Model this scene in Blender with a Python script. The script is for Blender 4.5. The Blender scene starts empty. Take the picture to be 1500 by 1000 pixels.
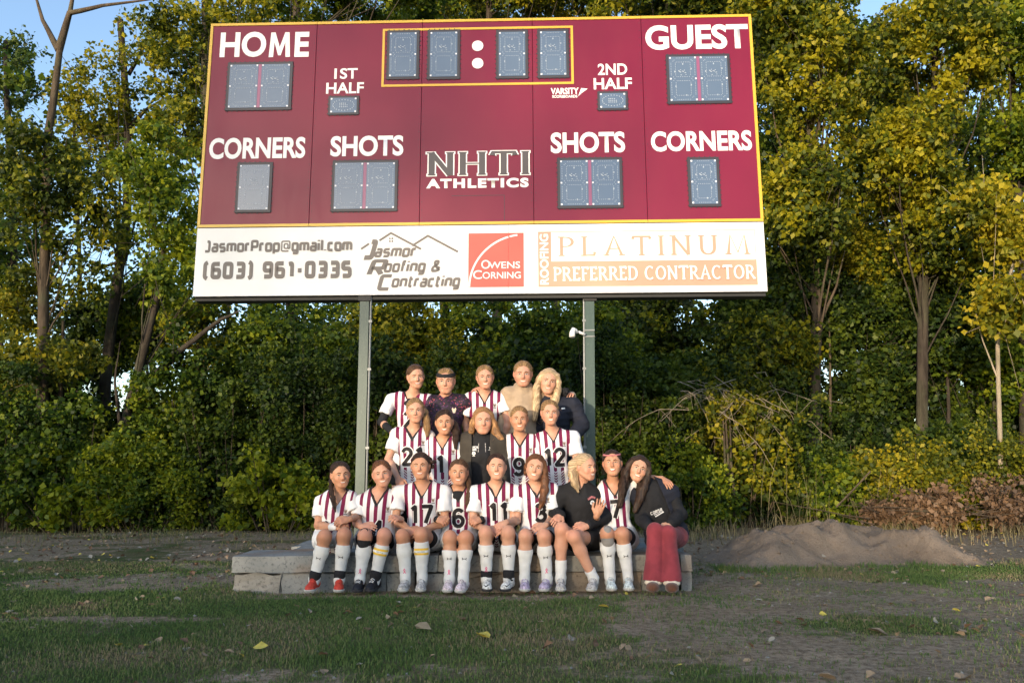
import bpy, math, random
import numpy as np
from mathutils import Vector, Matrix

# ------------------------------------------------------------------ camera, sky, sun, exposure
SC = bpy.context.scene
COL = SC.collection
F_PX, CAM_H, PITCH, ROLL = 1200.0, 0.96, math.atan(190 / 1200.0), math.radians(-0.2)
_cp, _sp = math.cos(PITCH), math.sin(PITCH)
CF = np.array([0, _cp, _sp])
_r, _u = np.array([1.0, 0, 0]), np.array([0, -_sp, _cp])
CR = _r * math.cos(ROLL) + _u * math.sin(ROLL)
CU = -_r * math.sin(ROLL) + _u * math.cos(ROLL)
CO = np.array([0, 0, CAM_H])
cam_d = bpy.data.cameras.new('camera')
cam = bpy.data.objects.new('camera', cam_d)
COL.objects.link(cam)
cam_d.sensor_width = 36.0
cam_d.lens = 36.0 * F_PX / 1500.0
cam_d.clip_start, cam_d.clip_end = 0.05, 2000
cam.matrix_world = Matrix(((CR[0], CU[0], -CF[0], 0), (CR[1], CU[1], -CF[1], 0), (CR[2], CU[2], -CF[2], CAM_H), (0, 0, 0, 1)))
SC.camera = cam

SUN_EL, SUN_AZ = math.radians(4.6), math.radians(24.0)      # azimuth: behind the viewer, to the left
to_sun = np.array([-math.sin(SUN_AZ) * math.cos(SUN_EL), -math.cos(SUN_AZ) * math.cos(SUN_EL), math.sin(SUN_EL)])
world = bpy.data.worlds.new('World')
SC.world = world
world.use_nodes = True
_nt = world.node_tree
_nt.nodes.clear()
_sky = _nt.nodes.new('ShaderNodeTexSky')
_sky.sky_type = 'NISHITA'
_sky.sun_disc = False
_sky.sun_elevation = math.radians(14.0)
_sky.sun_rotation = math.pi + SUN_AZ
_sky.air_density, _sky.dust_density, _sky.ozone_density = 1.0, 1.0, 1.6
_bg = _nt.nodes.new('ShaderNodeBackground')
_bg.inputs['Strength'].default_value = 0.15
_wo = _nt.nodes.new('ShaderNodeOutputWorld')
_nt.links.new(_sky.outputs[0], _bg.inputs['Color'])
_nt.links.new(_bg.outputs[0], _wo.inputs['Surface'])
sun_d = bpy.data.lights.new('sun', 'SUN')
sun = bpy.data.objects.new('sun', sun_d)
COL.objects.link(sun)
sun_d.energy, sun_d.angle, sun_d.color = 2.3, math.radians(0.55), (1.0, 0.80, 0.57)
sun.rotation_euler = Vector(to_sun).to_track_quat('Z', 'Y').to_euler()
SC.view_settings.view_transform = 'Standard'
SC.view_settings.look = 'None'
SC.view_settings.exposure = 1.3
SC.view_settings.gamma = 1.0
SC.view_settings.use_curve_mapping = False
SC.render.engine = 'CYCLES'
SC.cycles.max_bounces = 6
SC.cycles.transparent_max_bounces = 6
SC.cycles.use_denoising = True


def P(u, v, Y):
    """point at depth Y seen at reference position (u, v) (1500 x 1000 measurements)"""
    d = CF * F_PX + CR * (u - 750) + CU * (500 - v)
    return CO + d * (Y / d[1])


def pxm(p):
    return F_PX / float((np.asarray(p) - CO) @ CF)


def PZ(u, Z, Y):
    """x from the measured column, height and depth given"""
    zc = Y * _cp + (Z - CAM_H) * _sp
    return np.array([(u - 750) * zc / F_PX, Y, Z])


# ------------------------------------------------------------------ helpers
def tag(o, label=None, cat=None, group=None, kind=None):
    if label: o['label'] = label
    if cat: o['category'] = cat
    if group: o['group'] = group
    if kind: o['kind'] = kind
    return o


def thing(name, label, cat, loc=(0, 0, 0), group=None):
    o = bpy.data.objects.new(name, None)
    o.empty_display_size = 0.1
    COL.objects.link(o)
    o.location = [float(c) for c in loc]
    return tag(o, label, cat, group)


def link(name, me, mat=None, parent=None):
    o = bpy.data.objects.new(name, me)
    COL.objects.link(o)
    if mat is not None:
        me.materials.clear()
        for m in (mat if isinstance(mat, (list, tuple)) else [mat]):
            me.materials.append(m)
    if parent is not None:
        o.parent = parent
        q, off = parent, Vector((0, 0, 0))
        while q is not None:
            off += q.location
            q = q.parent
        o.location = -off            # vertices are given in world coordinates
    return o


def np_mesh(name, verts, faces, smooth=False, attrs=None, mi=None):
    """faces: (N,3) or (N,4) int array, or a list of index tuples"""
    me = bpy.data.meshes.new(name)
    verts = np.asarray(verts, np.float32)
    if isinstance(faces, np.ndarray):
        n, k = faces.shape
        me.vertices.add(len(verts)); me.vertices.foreach_set('co', verts.ravel())
        me.loops.add(n * k); me.loops.foreach_set('vertex_index', faces.astype(np.int32).ravel())
        me.polygons.add(n)
        me.polygons.foreach_set('loop_start', np.arange(0, n * k, k, dtype=np.int32))
        me.update(calc_edges=True)
    else:
        me.from_pydata([tuple(map(float, v)) for v in verts], [], [tuple(int(i) for i in f) for f in faces])
        me.update()
    if smooth:
        me.polygons.foreach_set('use_smooth', np.ones(len(me.polygons), bool))
    if mi is not None:
        me.polygons.foreach_set('material_index', np.asarray(mi, np.int32))
    for k, a in (attrs or {}).items():
        at = me.attributes.new(k, 'FLOAT', 'POINT')
        at.data.foreach_set('value', np.asarray(a, np.float32))
    return me


class MB:
    """collects boxes, tubes and quads; one mesh"""
    def __init__(s): s.v, s.f = [], []
    def add(s, v, f):
        o = len(s.v); s.v += [tuple(map(float, p)) for p in v]; s.f += [tuple(i + o for i in q) for q in f]; return s
    def box(s, c, ax, half, bev=0.0):
        """box with centre c, axes ax (3x3 rows) and half sizes; bevelled when bev > 0"""
        c = np.asarray(c, float); ax = np.asarray(ax, float)
        if bev <= 0:
            vs = [c + sum(ax[i] * half[i] * sg[i] for i in range(3)) for sg in
                  [(-1, -1, -1), (1, -1, -1), (1, 1, -1), (-1, 1, -1), (-1, -1, 1), (1, -1, 1), (1, 1, 1), (-1, 1, 1)]]
            return s.add(vs, [(0, 3, 2, 1), (4, 5, 6, 7), (0, 1, 5, 4), (1, 2, 6, 5), (2, 3, 7, 6), (3, 0, 4, 7)])
        vs = []
        for k, (z, ins) in enumerate(((-half[2], bev), (-half[2] + bev, 0), (half[2] - bev, 0), (half[2], bev))):
            for sx, sy in ((-1, -1), (1, -1), (1, 1), (-1, 1)):
                x, y = sx * (half[0] - ins), sy * (half[1] - ins)
                vs.append(c + ax[0] * x + ax[1] * y + ax[2] * z)
        fs = [(3, 2, 1, 0), (12, 13, 14, 15)]
        for k in range(3):
            for i in range(4):
                j = (i + 1) % 4
                fs.append((k * 4 + i, k * 4 + j, k * 4 + 4 + j, k * 4 + 4 + i))
        return s.add(vs, fs)
    def abox(s, x0, x1, y0, y1, z0, z1, bev=0.0):
        return s.box(((x0 + x1) / 2, (y0 + y1) / 2, (z0 + z1) / 2), np.eye(3), ((x1 - x0) / 2, (y1 - y0) / 2, (z1 - z0) / 2), bev)
    def tube(s, pts, rad, n=8, cap=True):
        pts = [np.asarray(p, float) for p in pts]
        if not hasattr(rad, '__len__'): rad = [rad] * len(pts)
        o = len(s.v); prev = None
        for i, p in enumerate(pts):
            t = pts[min(i + 1, len(pts) - 1)] - pts[max(i - 1, 0)]
            t = t / (np.linalg.norm(t) + 1e-9)
            if prev is None:
                a = np.cross(t, [0, 0, 1.0]) if abs(t[2]) < .9 else np.cross(t, [1.0, 0, 0])
            else:
                a = prev - t * (prev @ t)
            a = a / (np.linalg.norm(a) + 1e-9); prev = a; b = np.cross(t, a)
            for k in range(n):
                th = 2 * math.pi * k / n
                s.v.append(tuple(p + (a * math.cos(th) + b * math.sin(th)) * rad[i]))
        for i in range(len(pts) - 1):
            for k in range(n):
                k2 = (k + 1) % n
                s.f.append((o + i * n + k, o + i * n + k2, o + (i + 1) * n + k2, o + (i + 1) * n + k))
        if cap:
            s.f.append(tuple(o + k for k in range(n))[::-1])
            s.f.append(tuple(o + (len(pts) - 1) * n + k for k in range(n)))
        return s
    def build(s, name, mat, parent=None, smooth=False):
        return link(name, np_mesh(name, s.v, s.f, smooth), mat, parent)


# value noise, used both for relief and for where things grow
_rs = np.random.RandomState(7)
_T2 = _rs.rand(256, 256).astype(np.float32)
_T3 = _rs.rand(64, 64, 64).astype(np.float32)


def vn2(x, y):
    x = np.asarray(x, float); y = np.asarray(y, float)
    xi, yi = np.floor(x).astype(int), np.floor(y).astype(int); fx, fy = x - xi, y - yi
    fx, fy = fx * fx * (3 - 2 * fx), fy * fy * (3 - 2 * fy)
    g = lambda a, b: _T2[a & 255, b & 255]
    return (g(xi, yi) * (1 - fx) + g(xi + 1, yi) * fx) * (1 - fy) + (g(xi, yi + 1) * (1 - fx) + g(xi + 1, yi + 1) * fx) * fy


def fbm2(x, y, o=4):
    s, a, t = 0, 1.0, 0
    for k in range(o):
        s = s + a * vn2(x * 2 ** k + 17.3 * k, y * 2 ** k + 9.1 * k); t += a; a *= .5
    return s / t


def vn3(p):
    pi = np.floor(p).astype(int); f = p - pi; f = f * f * (3 - 2 * f)
    r = 0
    for dx in (0, 1):
        for dy in (0, 1):
            for dz in (0, 1):
                w = (f[..., 0] if dx else 1 - f[..., 0]) * (f[..., 1] if dy else 1 - f[..., 1]) * (f[..., 2] if dz else 1 - f[..., 2])
                r = r + w * _T3[(pi[..., 0] + dx) & 63, (pi[..., 1] + dy) & 63, (pi[..., 2] + dz) & 63]
    return r


# ------------------------------------------------------------------ materials
class NT:
    """tiny wrapper round a material's node tree"""
    def __init__(s, name, rough=.6, spec=.5):
        s.m = bpy.data.materials.new(name); s.m.use_nodes = True
        s.t = s.m.node_tree; s.b = s.t.nodes['Principled BSDF']
        s.b.inputs['Roughness'].default_value = rough
        s.b.inputs['Specular IOR Level'].default_value = spec
    def n(s, typ, **kw):
        o = s.t.nodes.new(typ)
        for k, v in kw.items(): setattr(o, k, v)
        return o
    def put(s, v, sock):
        if isinstance(v, (int, float)): sock.default_value = v
        elif isinstance(v, tuple): sock.default_value = v if len(v) == len(sock.default_value) else v + (1,)
        else: s.t.links.new(v, sock)
    def M(s, op, a, b=0.0, c=0.0):
        o = s.n('ShaderNodeMath', operation=op)
        s.put(a, o.inputs[0]); s.put(b, o.inputs[1]); s.put(c, o.inputs[2]); return o.outputs[0]
    def mix(s, f, a, b):
        o = s.n('ShaderNodeMix', data_type='RGBA')
        s.put(f, o.inputs[0]); s.put(a, o.inputs[6]); s.put(b, o.inputs[7]); return o.outputs[2]
    def attr(s, name):
        return s.n('ShaderNodeAttribute', attribute_name=name).outputs['Fac']
    def noise(s, scale, detail=4, rough=.55, vec=None, stretch=None):
        co = s.n('ShaderNodeTexCoord').outputs['Object'] if vec is None else vec
        if stretch:
            mp = s.n('ShaderNodeMapping'); s.put(stretch, mp.inputs['Scale']); s.t.links.new(co, mp.inputs[0]); co = mp.outputs[0]
        o = s.n('ShaderNodeTexNoise'); s.put(scale, o.inputs['Scale']); s.put(detail, o.inputs['Detail']); s.put(rough, o.inputs['Roughness'])
        s.t.links.new(co, o.inputs['Vector']); return o.outputs[0]
    def ramp(s, f, lo, hi, a=0.0, b=1.0):
        o = s.n('ShaderNodeMapRange'); s.put(f, o.inputs[0])
        for i, v in enumerate((lo, hi, a, b)): o.inputs[i + 1].default_value = v
        return o.outputs[0]
    def bump(s, h, strength=.3, dist=.01):
        o = s.n('ShaderNodeBump'); s.put(h, o.inputs['Height']); o.inputs['Strength'].default_value = strength; o.inputs['Distance'].default_value = dist
        s.t.links.new(o.outputs[0], s.b.inputs['Normal'])
    def color(s, c): s.put(c, s.b.inputs['Base Color']); return s


def simple(name, col, rough=.6, var=.15, scale=30., bump=0., bdist=.004, metal=0., spec=.5, stretch=None):
    s = NT(name, rough, spec)
    nz = s.noise(scale, stretch=stretch)
    a = tuple(min(1, c * (1 - var)) for c in col) + (1,); b = tuple(min(1, c * (1 + var)) for c in col) + (1,)
    s.color(s.mix(s.ramp(nz, .3, .7), a, b))
    s.b.inputs['Metallic'].default_value = metal
    if bump: s.bump(nz, bump, bdist)
    return s.m
# ------------------------------------------------------------------ ground
def sm(x, a, b):
    t = np.clip((x - a) / (b - a), 0, 1); return t * t * (3 - 2 * t)


def grass_mask(x, y):
    g = fbm2(x * .9 + 40, y * 1.5 + 11, 4) * .55 + fbm2(x * 3.1 + 5, y * 4 + 3, 3) * .35
    g = g + .10 + .13 * sm(-x, -1.2, 1.6) * (1 - sm(y, 6.3, 7.2)) - .20 * sm(x, .2, 1.6) - .25 * np.exp(-((x + .4) / 2.1) ** 6) * sm(y, 6.45, 6.75)
    g = g - .30 * np.exp(-((x + 3.4) / 1.4) ** 2 - ((y - 7.7) / .5) ** 2)          # bare strips left of the slabs
    g = g - .22 * np.exp(-((x + 2.6) / 1.2) ** 2 - ((y - 5.75) / .16) ** 2)
    g = g - .12 * sm(y, 8.3, 9.3) + .26 * np.exp(-((x + 5.2) / 1.3) ** 2 - ((y - 8.6) / .9) ** 2)
    g = g + .26 * np.exp(-((x - 3.6) / 1.8) ** 2 - ((y - 7.9) / .33) ** 2)        # green fringe before the mound
    g = g + .22 * np.exp(-((x - 2.6) / .7) ** 2 - ((y - 5.6) / .3) ** 2) + .2 * np.exp(-((x - 1.0) / .6) ** 2 - ((y - 4.6) / .25) ** 2)
    g = g + (fbm2(x * 7, y * 9, 3) - .5) * .22
    return np.maximum(sm(g, .30, .68), .3 * sm(fbm2(x * 5, y * 6, 3), .42, .7))


def ground_h(x, y):
    h = (fbm2(x * 1.1, y * 1.1, 5) - .5) * .05 * np.clip((np.abs(y) - 2) * .2, .35, 1)
    h = h + (fbm2(x * 9, y * 9, 3) - .5) * .012
    return h - .012 - .02 * sm(1 - np.abs(y - 7.6) / 1.2, 0, .6) * sm(1 - np.abs(x + .4) / 2.6, 0, .3)


gx = np.concatenate([-np.geomspace(420, 7.2, 26), np.arange(-7, 7.01, .04), np.geomspace(7.2, 420, 26)])
gy = np.concatenate([-np.geomspace(260, 1.2, 22), np.arange(0, 3.4, .3), np.arange(3.45, 10.5, .035), np.arange(10.55, 16, .12), np.geomspace(16.3, 900, 30)])
X, Y = np.meshgrid(gx, gy, indexing='ij')
Zg = ground_h(X, Y)
nx_, ny_ = X.shape
idx = np.arange(nx_ * ny_).reshape(nx_, ny_)
fc = np.stack([idx[:-1, :-1], idx[1:, :-1], idx[1:, 1:], idx[:-1, 1:]], -1).reshape(-1, 4)
G = NT('soil and turf', .95, .15)
gm = G.attr('grass')
n1, n2, n3 = G.noise(1.6, 6), G.noise(22, 6, .65), G.noise(120, 3)
soil = G.mix(G.ramp(n1, .3, .7), (.215, .16, .105), (.32, .25, .17))
soil = G.mix(G.ramp(n2, .42, .62), soil, (.125, .088, .056))
soil = G.mix(G.ramp(n3, .58, .68), soil, (.36, .30, .23))
green = G.mix(G.ramp(n2, .35, .65), (.040, .060, .016), (.080, .095, .030))
thatch = G.mix(G.ramp(n3, .4, .6), (.085, .07, .035), (.15, .125, .065))
turf = G.mix(G.ramp(n1, .4, .62), green, thatch)
G.color(G.mix(G.ramp(G.M('ADD', gm, G.M('MULTIPLY', G.M('SUBTRACT', n2, .5), .9)), .3, .6), soil, turf))
G.bump(G.M('ADD', G.M('MULTIPLY', n3, .35), n2), .8, .02)
ground = link('ground', np_mesh('ground', np.stack([X, Y, Zg], -1).reshape(-1, 3), fc, True, {'grass': grass_mask(X, Y).ravel()}), G.m)
tag(ground, 'patchy autumn ground of bare soil and thin turf in front of the woods', kind='structure')

# dirt heap
hx, hy = np.arange(1.55, 5.6, .035), np.arange(8.0, 11.2, .035)
HX, HY = np.meshgrid(hx, hy, indexing='ij')


def mound_h(x, y):
    prof = np.interp(x, [2.12, 2.38, 2.72, 3.0, 3.22, 3.42, 3.62, 3.95, 4.15, 4.5, 4.8, 5.2], [0, .09, .26, .255, .345, .30, .36, .27, .25, .31, .15, 0])
    cy = 9.45 + .15 * np.sin(x * 2.1)
    w = .95 + .12 * np.sin(x * 3.3)
    t = np.clip(1 - np.abs(y - cy) / w, 0, 1)
    h = prof * 1.12 * np.minimum(1, t * 1.45) ** .85 * (0.5 + .5 * sm(t, 0, .5))
    return h + (h > .01) * ((fbm2(x * 3.6, y * 3.6, 5) - .5) * .24 * sm(t, 0, .3) * sm(prof, 0, .12) + (fbm2(x * 15, y * 15, 3) - .5) * .035) - .03


HZ = mound_h(HX, HY)
HZ = np.maximum(HZ, -.03)
ii = np.arange(HX.size).reshape(HX.shape)
hf = np.stack([ii[:-1, :-1], ii[1:, :-1], ii[1:, 1:], ii[:-1, 1:]], -1).reshape(-1, 4)
D = NT('loose dug soil', 1.0, .1)
d1, d2, d3 = D.noise(2.2, 5), D.noise(30, 6, .7), D.noise(140, 2)
dc = D.mix(D.ramp(d1, .35, .65), (.17, .13, .095), (.24, .19, .145))
dc = D.mix(D.ramp(d2, .55, .7), dc, (.15, .11, .08)); dc = D.mix(D.ramp(d3, .62, .7), dc, (.30, .26, .21))
D.color(dc); D.bump(D.M('ADD', d2, D.M('MULTIPLY', d3, .4)), .9, .02)
o = link('dirt_mound', np_mesh('dirt_mound', np.stack([HX, HY, HZ], -1).reshape(-1, 3), hf, True), D.m)
tag(o, 'long low heap of loose brown soil right of the stone slabs', 'dirt mound')


# grass blades (nobody could count them)
def blades(n, seed, xr, yr, hmin, hmax, name, label, cfun, mat, lean=.5, width=.0028):
    rs = np.random.RandomState(seed)
    x, y = rs.uniform(*xr, n), rs.uniform(*yr, n)
    keep = (rs.rand(n) < cfun(x, y)) & (np.abs(x) < .70 * y + .35)
    x, y = x[keep], y[keep]; n = len(x)
    z = ground_h(x, y) - .004
    h = rs.uniform(hmin, hmax, n) * (.6 + .8 * fbm2(x * 2, y * 2, 3)); a = rs.uniform(0, 2 * np.pi, n); la = rs.uniform(0, 2 * np.pi, n); l = rs.rand(n) * lean * h
    w = width * (.7 + .6 * rs.rand(n)) * (.6 + y * .09)
    dx, dy = np.cos(a) * w, np.sin(a) * w
    b = np.stack([x, y, z], -1)
    v = np.empty((n, 5, 3))
    v[:, 0] = b + np.stack([-dx, -dy, 0 * x], -1); v[:, 1] = b + np.stack([dx, dy, 0 * x], -1)
    mid = b + np.stack([np.cos(la) * l * .35, np.sin(la) * l * .35, h * .6], -1)
    v[:, 2] = mid + np.stack([dx, dy, 0 * x], -1) * .8; v[:, 3] = mid - np.stack([dx, dy, 0 * x], -1) * .8
    v[:, 4] = b + np.stack([np.cos(la) * l, np.sin(la) * l, h], -1)
    k = np.arange(n)[:, None] * 5
    f = np.concatenate([k + [0, 1, 2], k + [0, 2, 3], k + [3, 2, 4]])
    c = np.repeat(np.clip(.5 * rs.rand(n) + .9 * fbm2(x * 1.3 + 8, y * 1.3, 3) - .2, 0, 1), 5)
    o = link(name, np_mesh(name, v.reshape(-1, 3), f, False, {'lc': c}), mat)
    tag(o, label, kind='stuff')
    return o


GM = NT('grass blade', .7, .25)
gc = GM.attr('lc')
GM.color(GM.mix(GM.ramp(gc, .56, .78), GM.mix(gc, (.036, .078, .018), (.10, .145, .038)), (.17, .14, .085)))
blades(620000, 3, (-6.5, 7), (3.6, 9.2), .010, .032, 'grass', 'short patchy autumn turf with bare spots', lambda x, y: grass_mask(x, y) ** 1.2 * .9 + .02, GM.m)
# ------------------------------------------------------------------ scoreboard
YAW, LEAN = math.radians(1.5), .024
SX0, SX1, SZ0, SZ1 = -3.338, 2.628, 2.771, 5.885
e1 = np.array([math.cos(YAW), -math.sin(YAW), 0])
O0 = np.array([SX0 * math.cos(YAW), 8.3 - SX0 * math.sin(YAW), SZ0])
e3 = np.array([0, LEAN, 1.0]); e3 /= np.linalg.norm(e3)
e2 = np.cross(e1, e3); e2 /= np.linalg.norm(e2)                # towards the viewer (-y)
if e2[1] > 0: e2 = -e2
SWID, SHGT = SX1 - SX0, (SZ1 - SZ0) * math.sqrt(1 + LEAN * LEAN)


def S(u, v):
    """place on the board's face, in metres from its lower left corner, of a measured position"""
    d = CF * F_PX + CR * (u - 750) + CU * (500 - v)
    t = ((O0 - CO) @ e2) / (d @ e2)
    q = CO + d * t - O0
    return float(q @ e1), float(q @ e3)


def SW(x, z, off=0.0):
    return O0 + e1 * x + e3 * z + e2 * off


AX = np.array([e1, e3, e2])
board = thing('scoreboard', 'large maroon and white outdoor scoreboard raised on two green steel posts behind the team', 'scoreboard', (-.35, 8.4, 0))


def paint(name, col, rough=.35, var=.04, spec=.5): return simple(name, col, rough, var, 3.0, .02, .002, spec=spec)


m_maroon = NT('maroon board paint', .36, .3)
_a = m_maroon.noise(.9, 4); _b = m_maroon.noise(9, 5, .6, stretch=(1, 1, .2))
m_maroon.color(m_maroon.mix(m_maroon.ramp(_a, .3, .7), (.150, .004, .027), (.178, .007, .033)))
m_maroon.put(m_maroon.ramp(_b, .3, .7, .30, .42), m_maroon.b.inputs['Roughness']); m_maroon.bump(_a, .15, .02)
m_maroon = m_maroon.m
m_yel = paint('yellow trim', (.60, .37, .03)); m_wht = paint('white board paint', (.74, .73, .72), .4); m_let = paint('white lettering', (.80, .79, .78), .5)
m_frm = paint('black display frame', (.022, .02, .03), .5); m_blk = paint('black steel', (.015, .015, .016), .6)
m_grey = paint('grey brown lettering', (.135, .115, .105), .5); m_red = paint('orange red print', (.68, .085, .06), .45)
m_tan = paint('peach print', (.50, .275, .19), .5); m_dgrey = paint('dark grey print', (.06, .05, .055), .5)
m_glass = NT('display window with sky tone', .16, .6)  # blue grey of the reflected sky is put into the base colour
_n = m_glass.noise(1.2, 3)
m_glass.color(m_glass.mix(m_glass.ramp(_n, .3, .7), (.080, .12, .19), (.10, .145, .215))); m_glass = m_glass.m
m_mauve = paint('mauve divider', (.24, .07, .15)); m_dot = paint('pale led dots', (.38, .43, .50), .5); m_screw = paint('white screw heads', (.75, .75, .8), .4)

xs = [0] + [S(u, v)[0] for u, v in ((459, 180), (617, 180), (781, 180), (944, 180))] + [SWID]
zb = S(700, 329)[1]                         # lower edge of the maroon part
# body
MB().box(SW(SWID / 2, SHGT / 2, -.10), AX, (SWID / 2 - .004, SHGT / 2 - .004, .085)).build('cabinet', m_blk, board)
panels = []
for i in range(5):
    g = .0022
    o = MB().box(SW((xs[i] + xs[i + 1]) / 2, (zb + SHGT) / 2, -.004), AX, ((xs[i + 1] - xs[i]) / 2 - g, (SHGT - zb) / 2, .010), .002).build('face_panel', m_maroon, board)
    panels.append(o)
spz = [0, S(745, 400)[0], SWID]
spanels = []
for i in range(2):
    o = MB().box(SW((spz[i] + spz[i + 1]) / 2, zb / 2 - .002, -.004), AX, ((spz[i + 1] - spz[i]) / 2 - .001, zb / 2 - .004, .010), .002).build('sponsor_panel', m_wht, board)
    spanels.append(o)


def bar(x0, z0, x1, z1, w, off, th, name, mat, parent):
    cx, cz = (x0 + x1) / 2, (z0 + z1) / 2
    hx_, hz_ = (abs(x1 - x0) / 2, w / 2) if abs(x1 - x0) > abs(z1 - z0) else (w / 2, abs(z1 - z0) / 2)
    return MB().box(SW(cx, cz, off), AX, (hx_, hz_, th)).build(name, mat, parent)


bw = .030
for i in range(5):
    bar(xs[i] + .002, SHGT - bw / 2, xs[i + 1] - .002, SHGT - bw / 2, bw, .0105, .004, 'border_strip', m_yel, board)
    bar(xs[i] + .002, zb + bw / 2, xs[i + 1] - .002, zb + bw / 2, bw, .0105, .004, 'border_strip', m_yel, board)
for x in (bw / 2, SWID - bw / 2):
    bar(x, zb + bw + .001, x, SHGT - bw - .001, bw, .0105, .004, 'border_strip', m_yel, board)
# clock frame
cx0, cz1 = S(563, 45); cx1, cz0 = S(839, 122)
for a in ((cx0, cz0, cx1, cz0), (cx0, cz1, cx1, cz1)):
    bar(a[0] - .013, a[1], a[2] + .013, a[3], .026, .0095, .0028, 'clock_frame', m_yel, board)
for x in (cx0, cx1): bar(x, cz0 + .0135, x, cz1 - .0135, .026, .0095, .0028, 'clock_frame', m_yel, board)
# seam rivets
rv = MB()
for x in xs[1:5]:
    for k in range(26):
        z = zb + .08 + k * (SHGT - zb - .16) / 25
        for sx in (-.022, .022): rv.box(SW(x + sx, z, .0075), AX, (.0035, .0035, .0012))
tag(rv.build('seam_rivets', m_frm, board), kind='stuff')


def digit_dots(mb, x0, z0, w, h, wide=False):
    def seg(ax_, az, bx, bz, t):
        n = max(3, int(math.hypot(bx - ax_, bz - az) / .019)); dx, dz = bx - ax_, bz - az; L = math.hypot(dx, dz); dx /= L; dz /= L
        loop = [(ax_, az), (ax_ + dx * t - dz * t, az + dz * t + dx * t), (bx - dx * t - dz * t, bz - dz * t + dx * t), (bx, bz), (bx - dx * t + dz * t, bz - dz * t - dx * t), (ax_ + dx * t + dz * t, az + dz * t - dx * t)]
        for (px, pz), (qx, qz) in zip(loop, loop[1:] + loop[:1]):
            m = max(1, int(math.hypot(qx - px, qz - pz) / .0175))
            for k in range(m):
                mb.box(SW(px + (qx - px) * k / m, pz + (qz - pz) * k / m, .0232), AX, (.0028, .0032, .0012))
    t = .024; l, r, b, m_, tp = x0 + w * .15, x0 + w * .85, z0 + h * .08, z0 + h * .5, z0 + h * .92
    seg(l + .012, tp, r - .012, tp, t); seg(l + .012, m_, r - .012, m_, t); seg(l + .012, b, r - .012, b, t)
    seg(l, m_ + .02, l, tp - .012, t); seg(r, m_ + .02, r, tp - .012, t); seg(l, b + .012, l, m_ - .02, t); seg(r, b + .012, r, m_ - .02, t)
    rs = random.Random(3)
    for k in range(13):                                             # driver board seen through the window
        mb.box(SW(x0 + w * (.34 + .3 * rs.random()), z0 + h * (.58 + .12 * rs.random()), .0232), AX, (.004 + .004 * rs.random(), .003, .001))
    for fx, fz in ((.5, .83), (.8, .72), (.2, .66), (.22, .33), (.78, .36), (.6, .13)):
        mb.box(SW(x0 + w * fx, z0 + h * fz, .0232), AX, (.005, .008, .001))


def display(u0, v0, u1, v1, n, small=False):
    x0, z1 = S(u0, v0); x1, z0 = S(u1, v1)
    w, h = x1 - x0, z1 - z0
    fr = MB().box(SW((x0 + x1) / 2, (z0 + z1) / 2, .012), AX, (w / 2, h / 2, .006), .002).build('display', m_frm, board)
    ins = .030 if not small else .024
    cells = [(x0 + ins, x1 - ins)] if n == 1 else [(x0 + ins, (x0 + x1) / 2 - .018), ((x0 + x1) / 2 + .018, x1 - ins)]
    if n == 2: MB().box(SW((x0 + x1) / 2, (z0 + z1) / 2, .0195), AX, (.0165, h / 2 - ins, .0015)).build('divider', m_mauve, fr)
    dots, scr = MB(), MB()
    for a, b in cells:
        MB().box(SW((a + b) / 2, (z0 + z1) / 2, .0195), AX, ((b - a) / 2, h / 2 - ins, .0022)).build('display_window', m_glass, fr)
        if not small: digit_dots(dots, a, z0 + ins, b - a, h - 2 * ins)
        else:
            for k in range(22):
                t = 2 * math.pi * k / 22
                dots.box(SW((a + b) / 2 + math.cos(t) * (b - a) * .40, (z0 + z1) / 2 + math.sin(t) * (h / 2 - ins) * .72, .0232), AX, (.004, .004, .001))
            for k in range(14): dots.box(SW((a + b) / 2 - .04 + (k % 5) * .02, (z0 + z1) / 2 - .02 + (k // 5) * .02, .0232), AX, (.005, .004, .001))
        for sx in (a + .013, b - .013):
            for sz in ([z0 + ins + .014, (z0 + z1) / 2, z1 - ins - .014] if not small else [z0 + ins + .012, z1 - ins - .012]):
                scr.box(SW(sx, sz, .0235), AX, (.0085, .0085, .0016))
    tag(dots.build('led_dots', m_dot, fr), kind='stuff'); tag(scr.build('screws', m_screw, fr), kind='stuff')
    fx = MB()
    for k in range(int(w / .055)):
        for z in (z0, z1): fx.box(SW(x0 + .02 + k * .055, z, .009), AX, (.005, .012, .004))
    for k in range(int(h / .055)):
        for x in (x0, x1): fx.box(SW(x, z0 + .02 + k * .055, .009), AX, (.012, .005, .004))
    tag(fx.build('frame_clips', m_frm, fr), kind='stuff')


display(335, 93, 427, 162, 2); display(349, 239, 397, 312, 1); display(488, 236, 582, 310, 2); display(482, 142, 526, 169, 1, True)
for a in ((568, 46, 614, 117), (627, 45, 674, 117), (727, 45, 774, 116), (787, 44, 834, 115)): display(*a, 1)
display(975, 81, 1072, 152, 2); display(1006, 231, 1056, 303, 1); display(816, 232, 913, 305, 2); display(875, 135, 920, 162, 1, True)
for cu, cv in ((700, 68), (700, 93.5)):
    x, z = S(cu, cv); r = .062
    MB().add([SW(x, z, .0125)] + [SW(x + r * math.cos(t), z + r * math.sin(t), .0125) for t in np.linspace(0, 2 * math.pi, 33)[:-1]] + [SW(x + r * math.cos(t), z + r * math.sin(t), .004) for t in np.linspace(0, 2 * math.pi, 33)[:-1]],
             [(0, 1 + i, 1 + (i + 1) % 32) for i in range(32)] + [(1 + i, 33 + i, 33 + (i + 1) % 32, 1 + (i + 1) % 32) for i in range(32)]).build('colon_dot', m_let, board)


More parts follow.
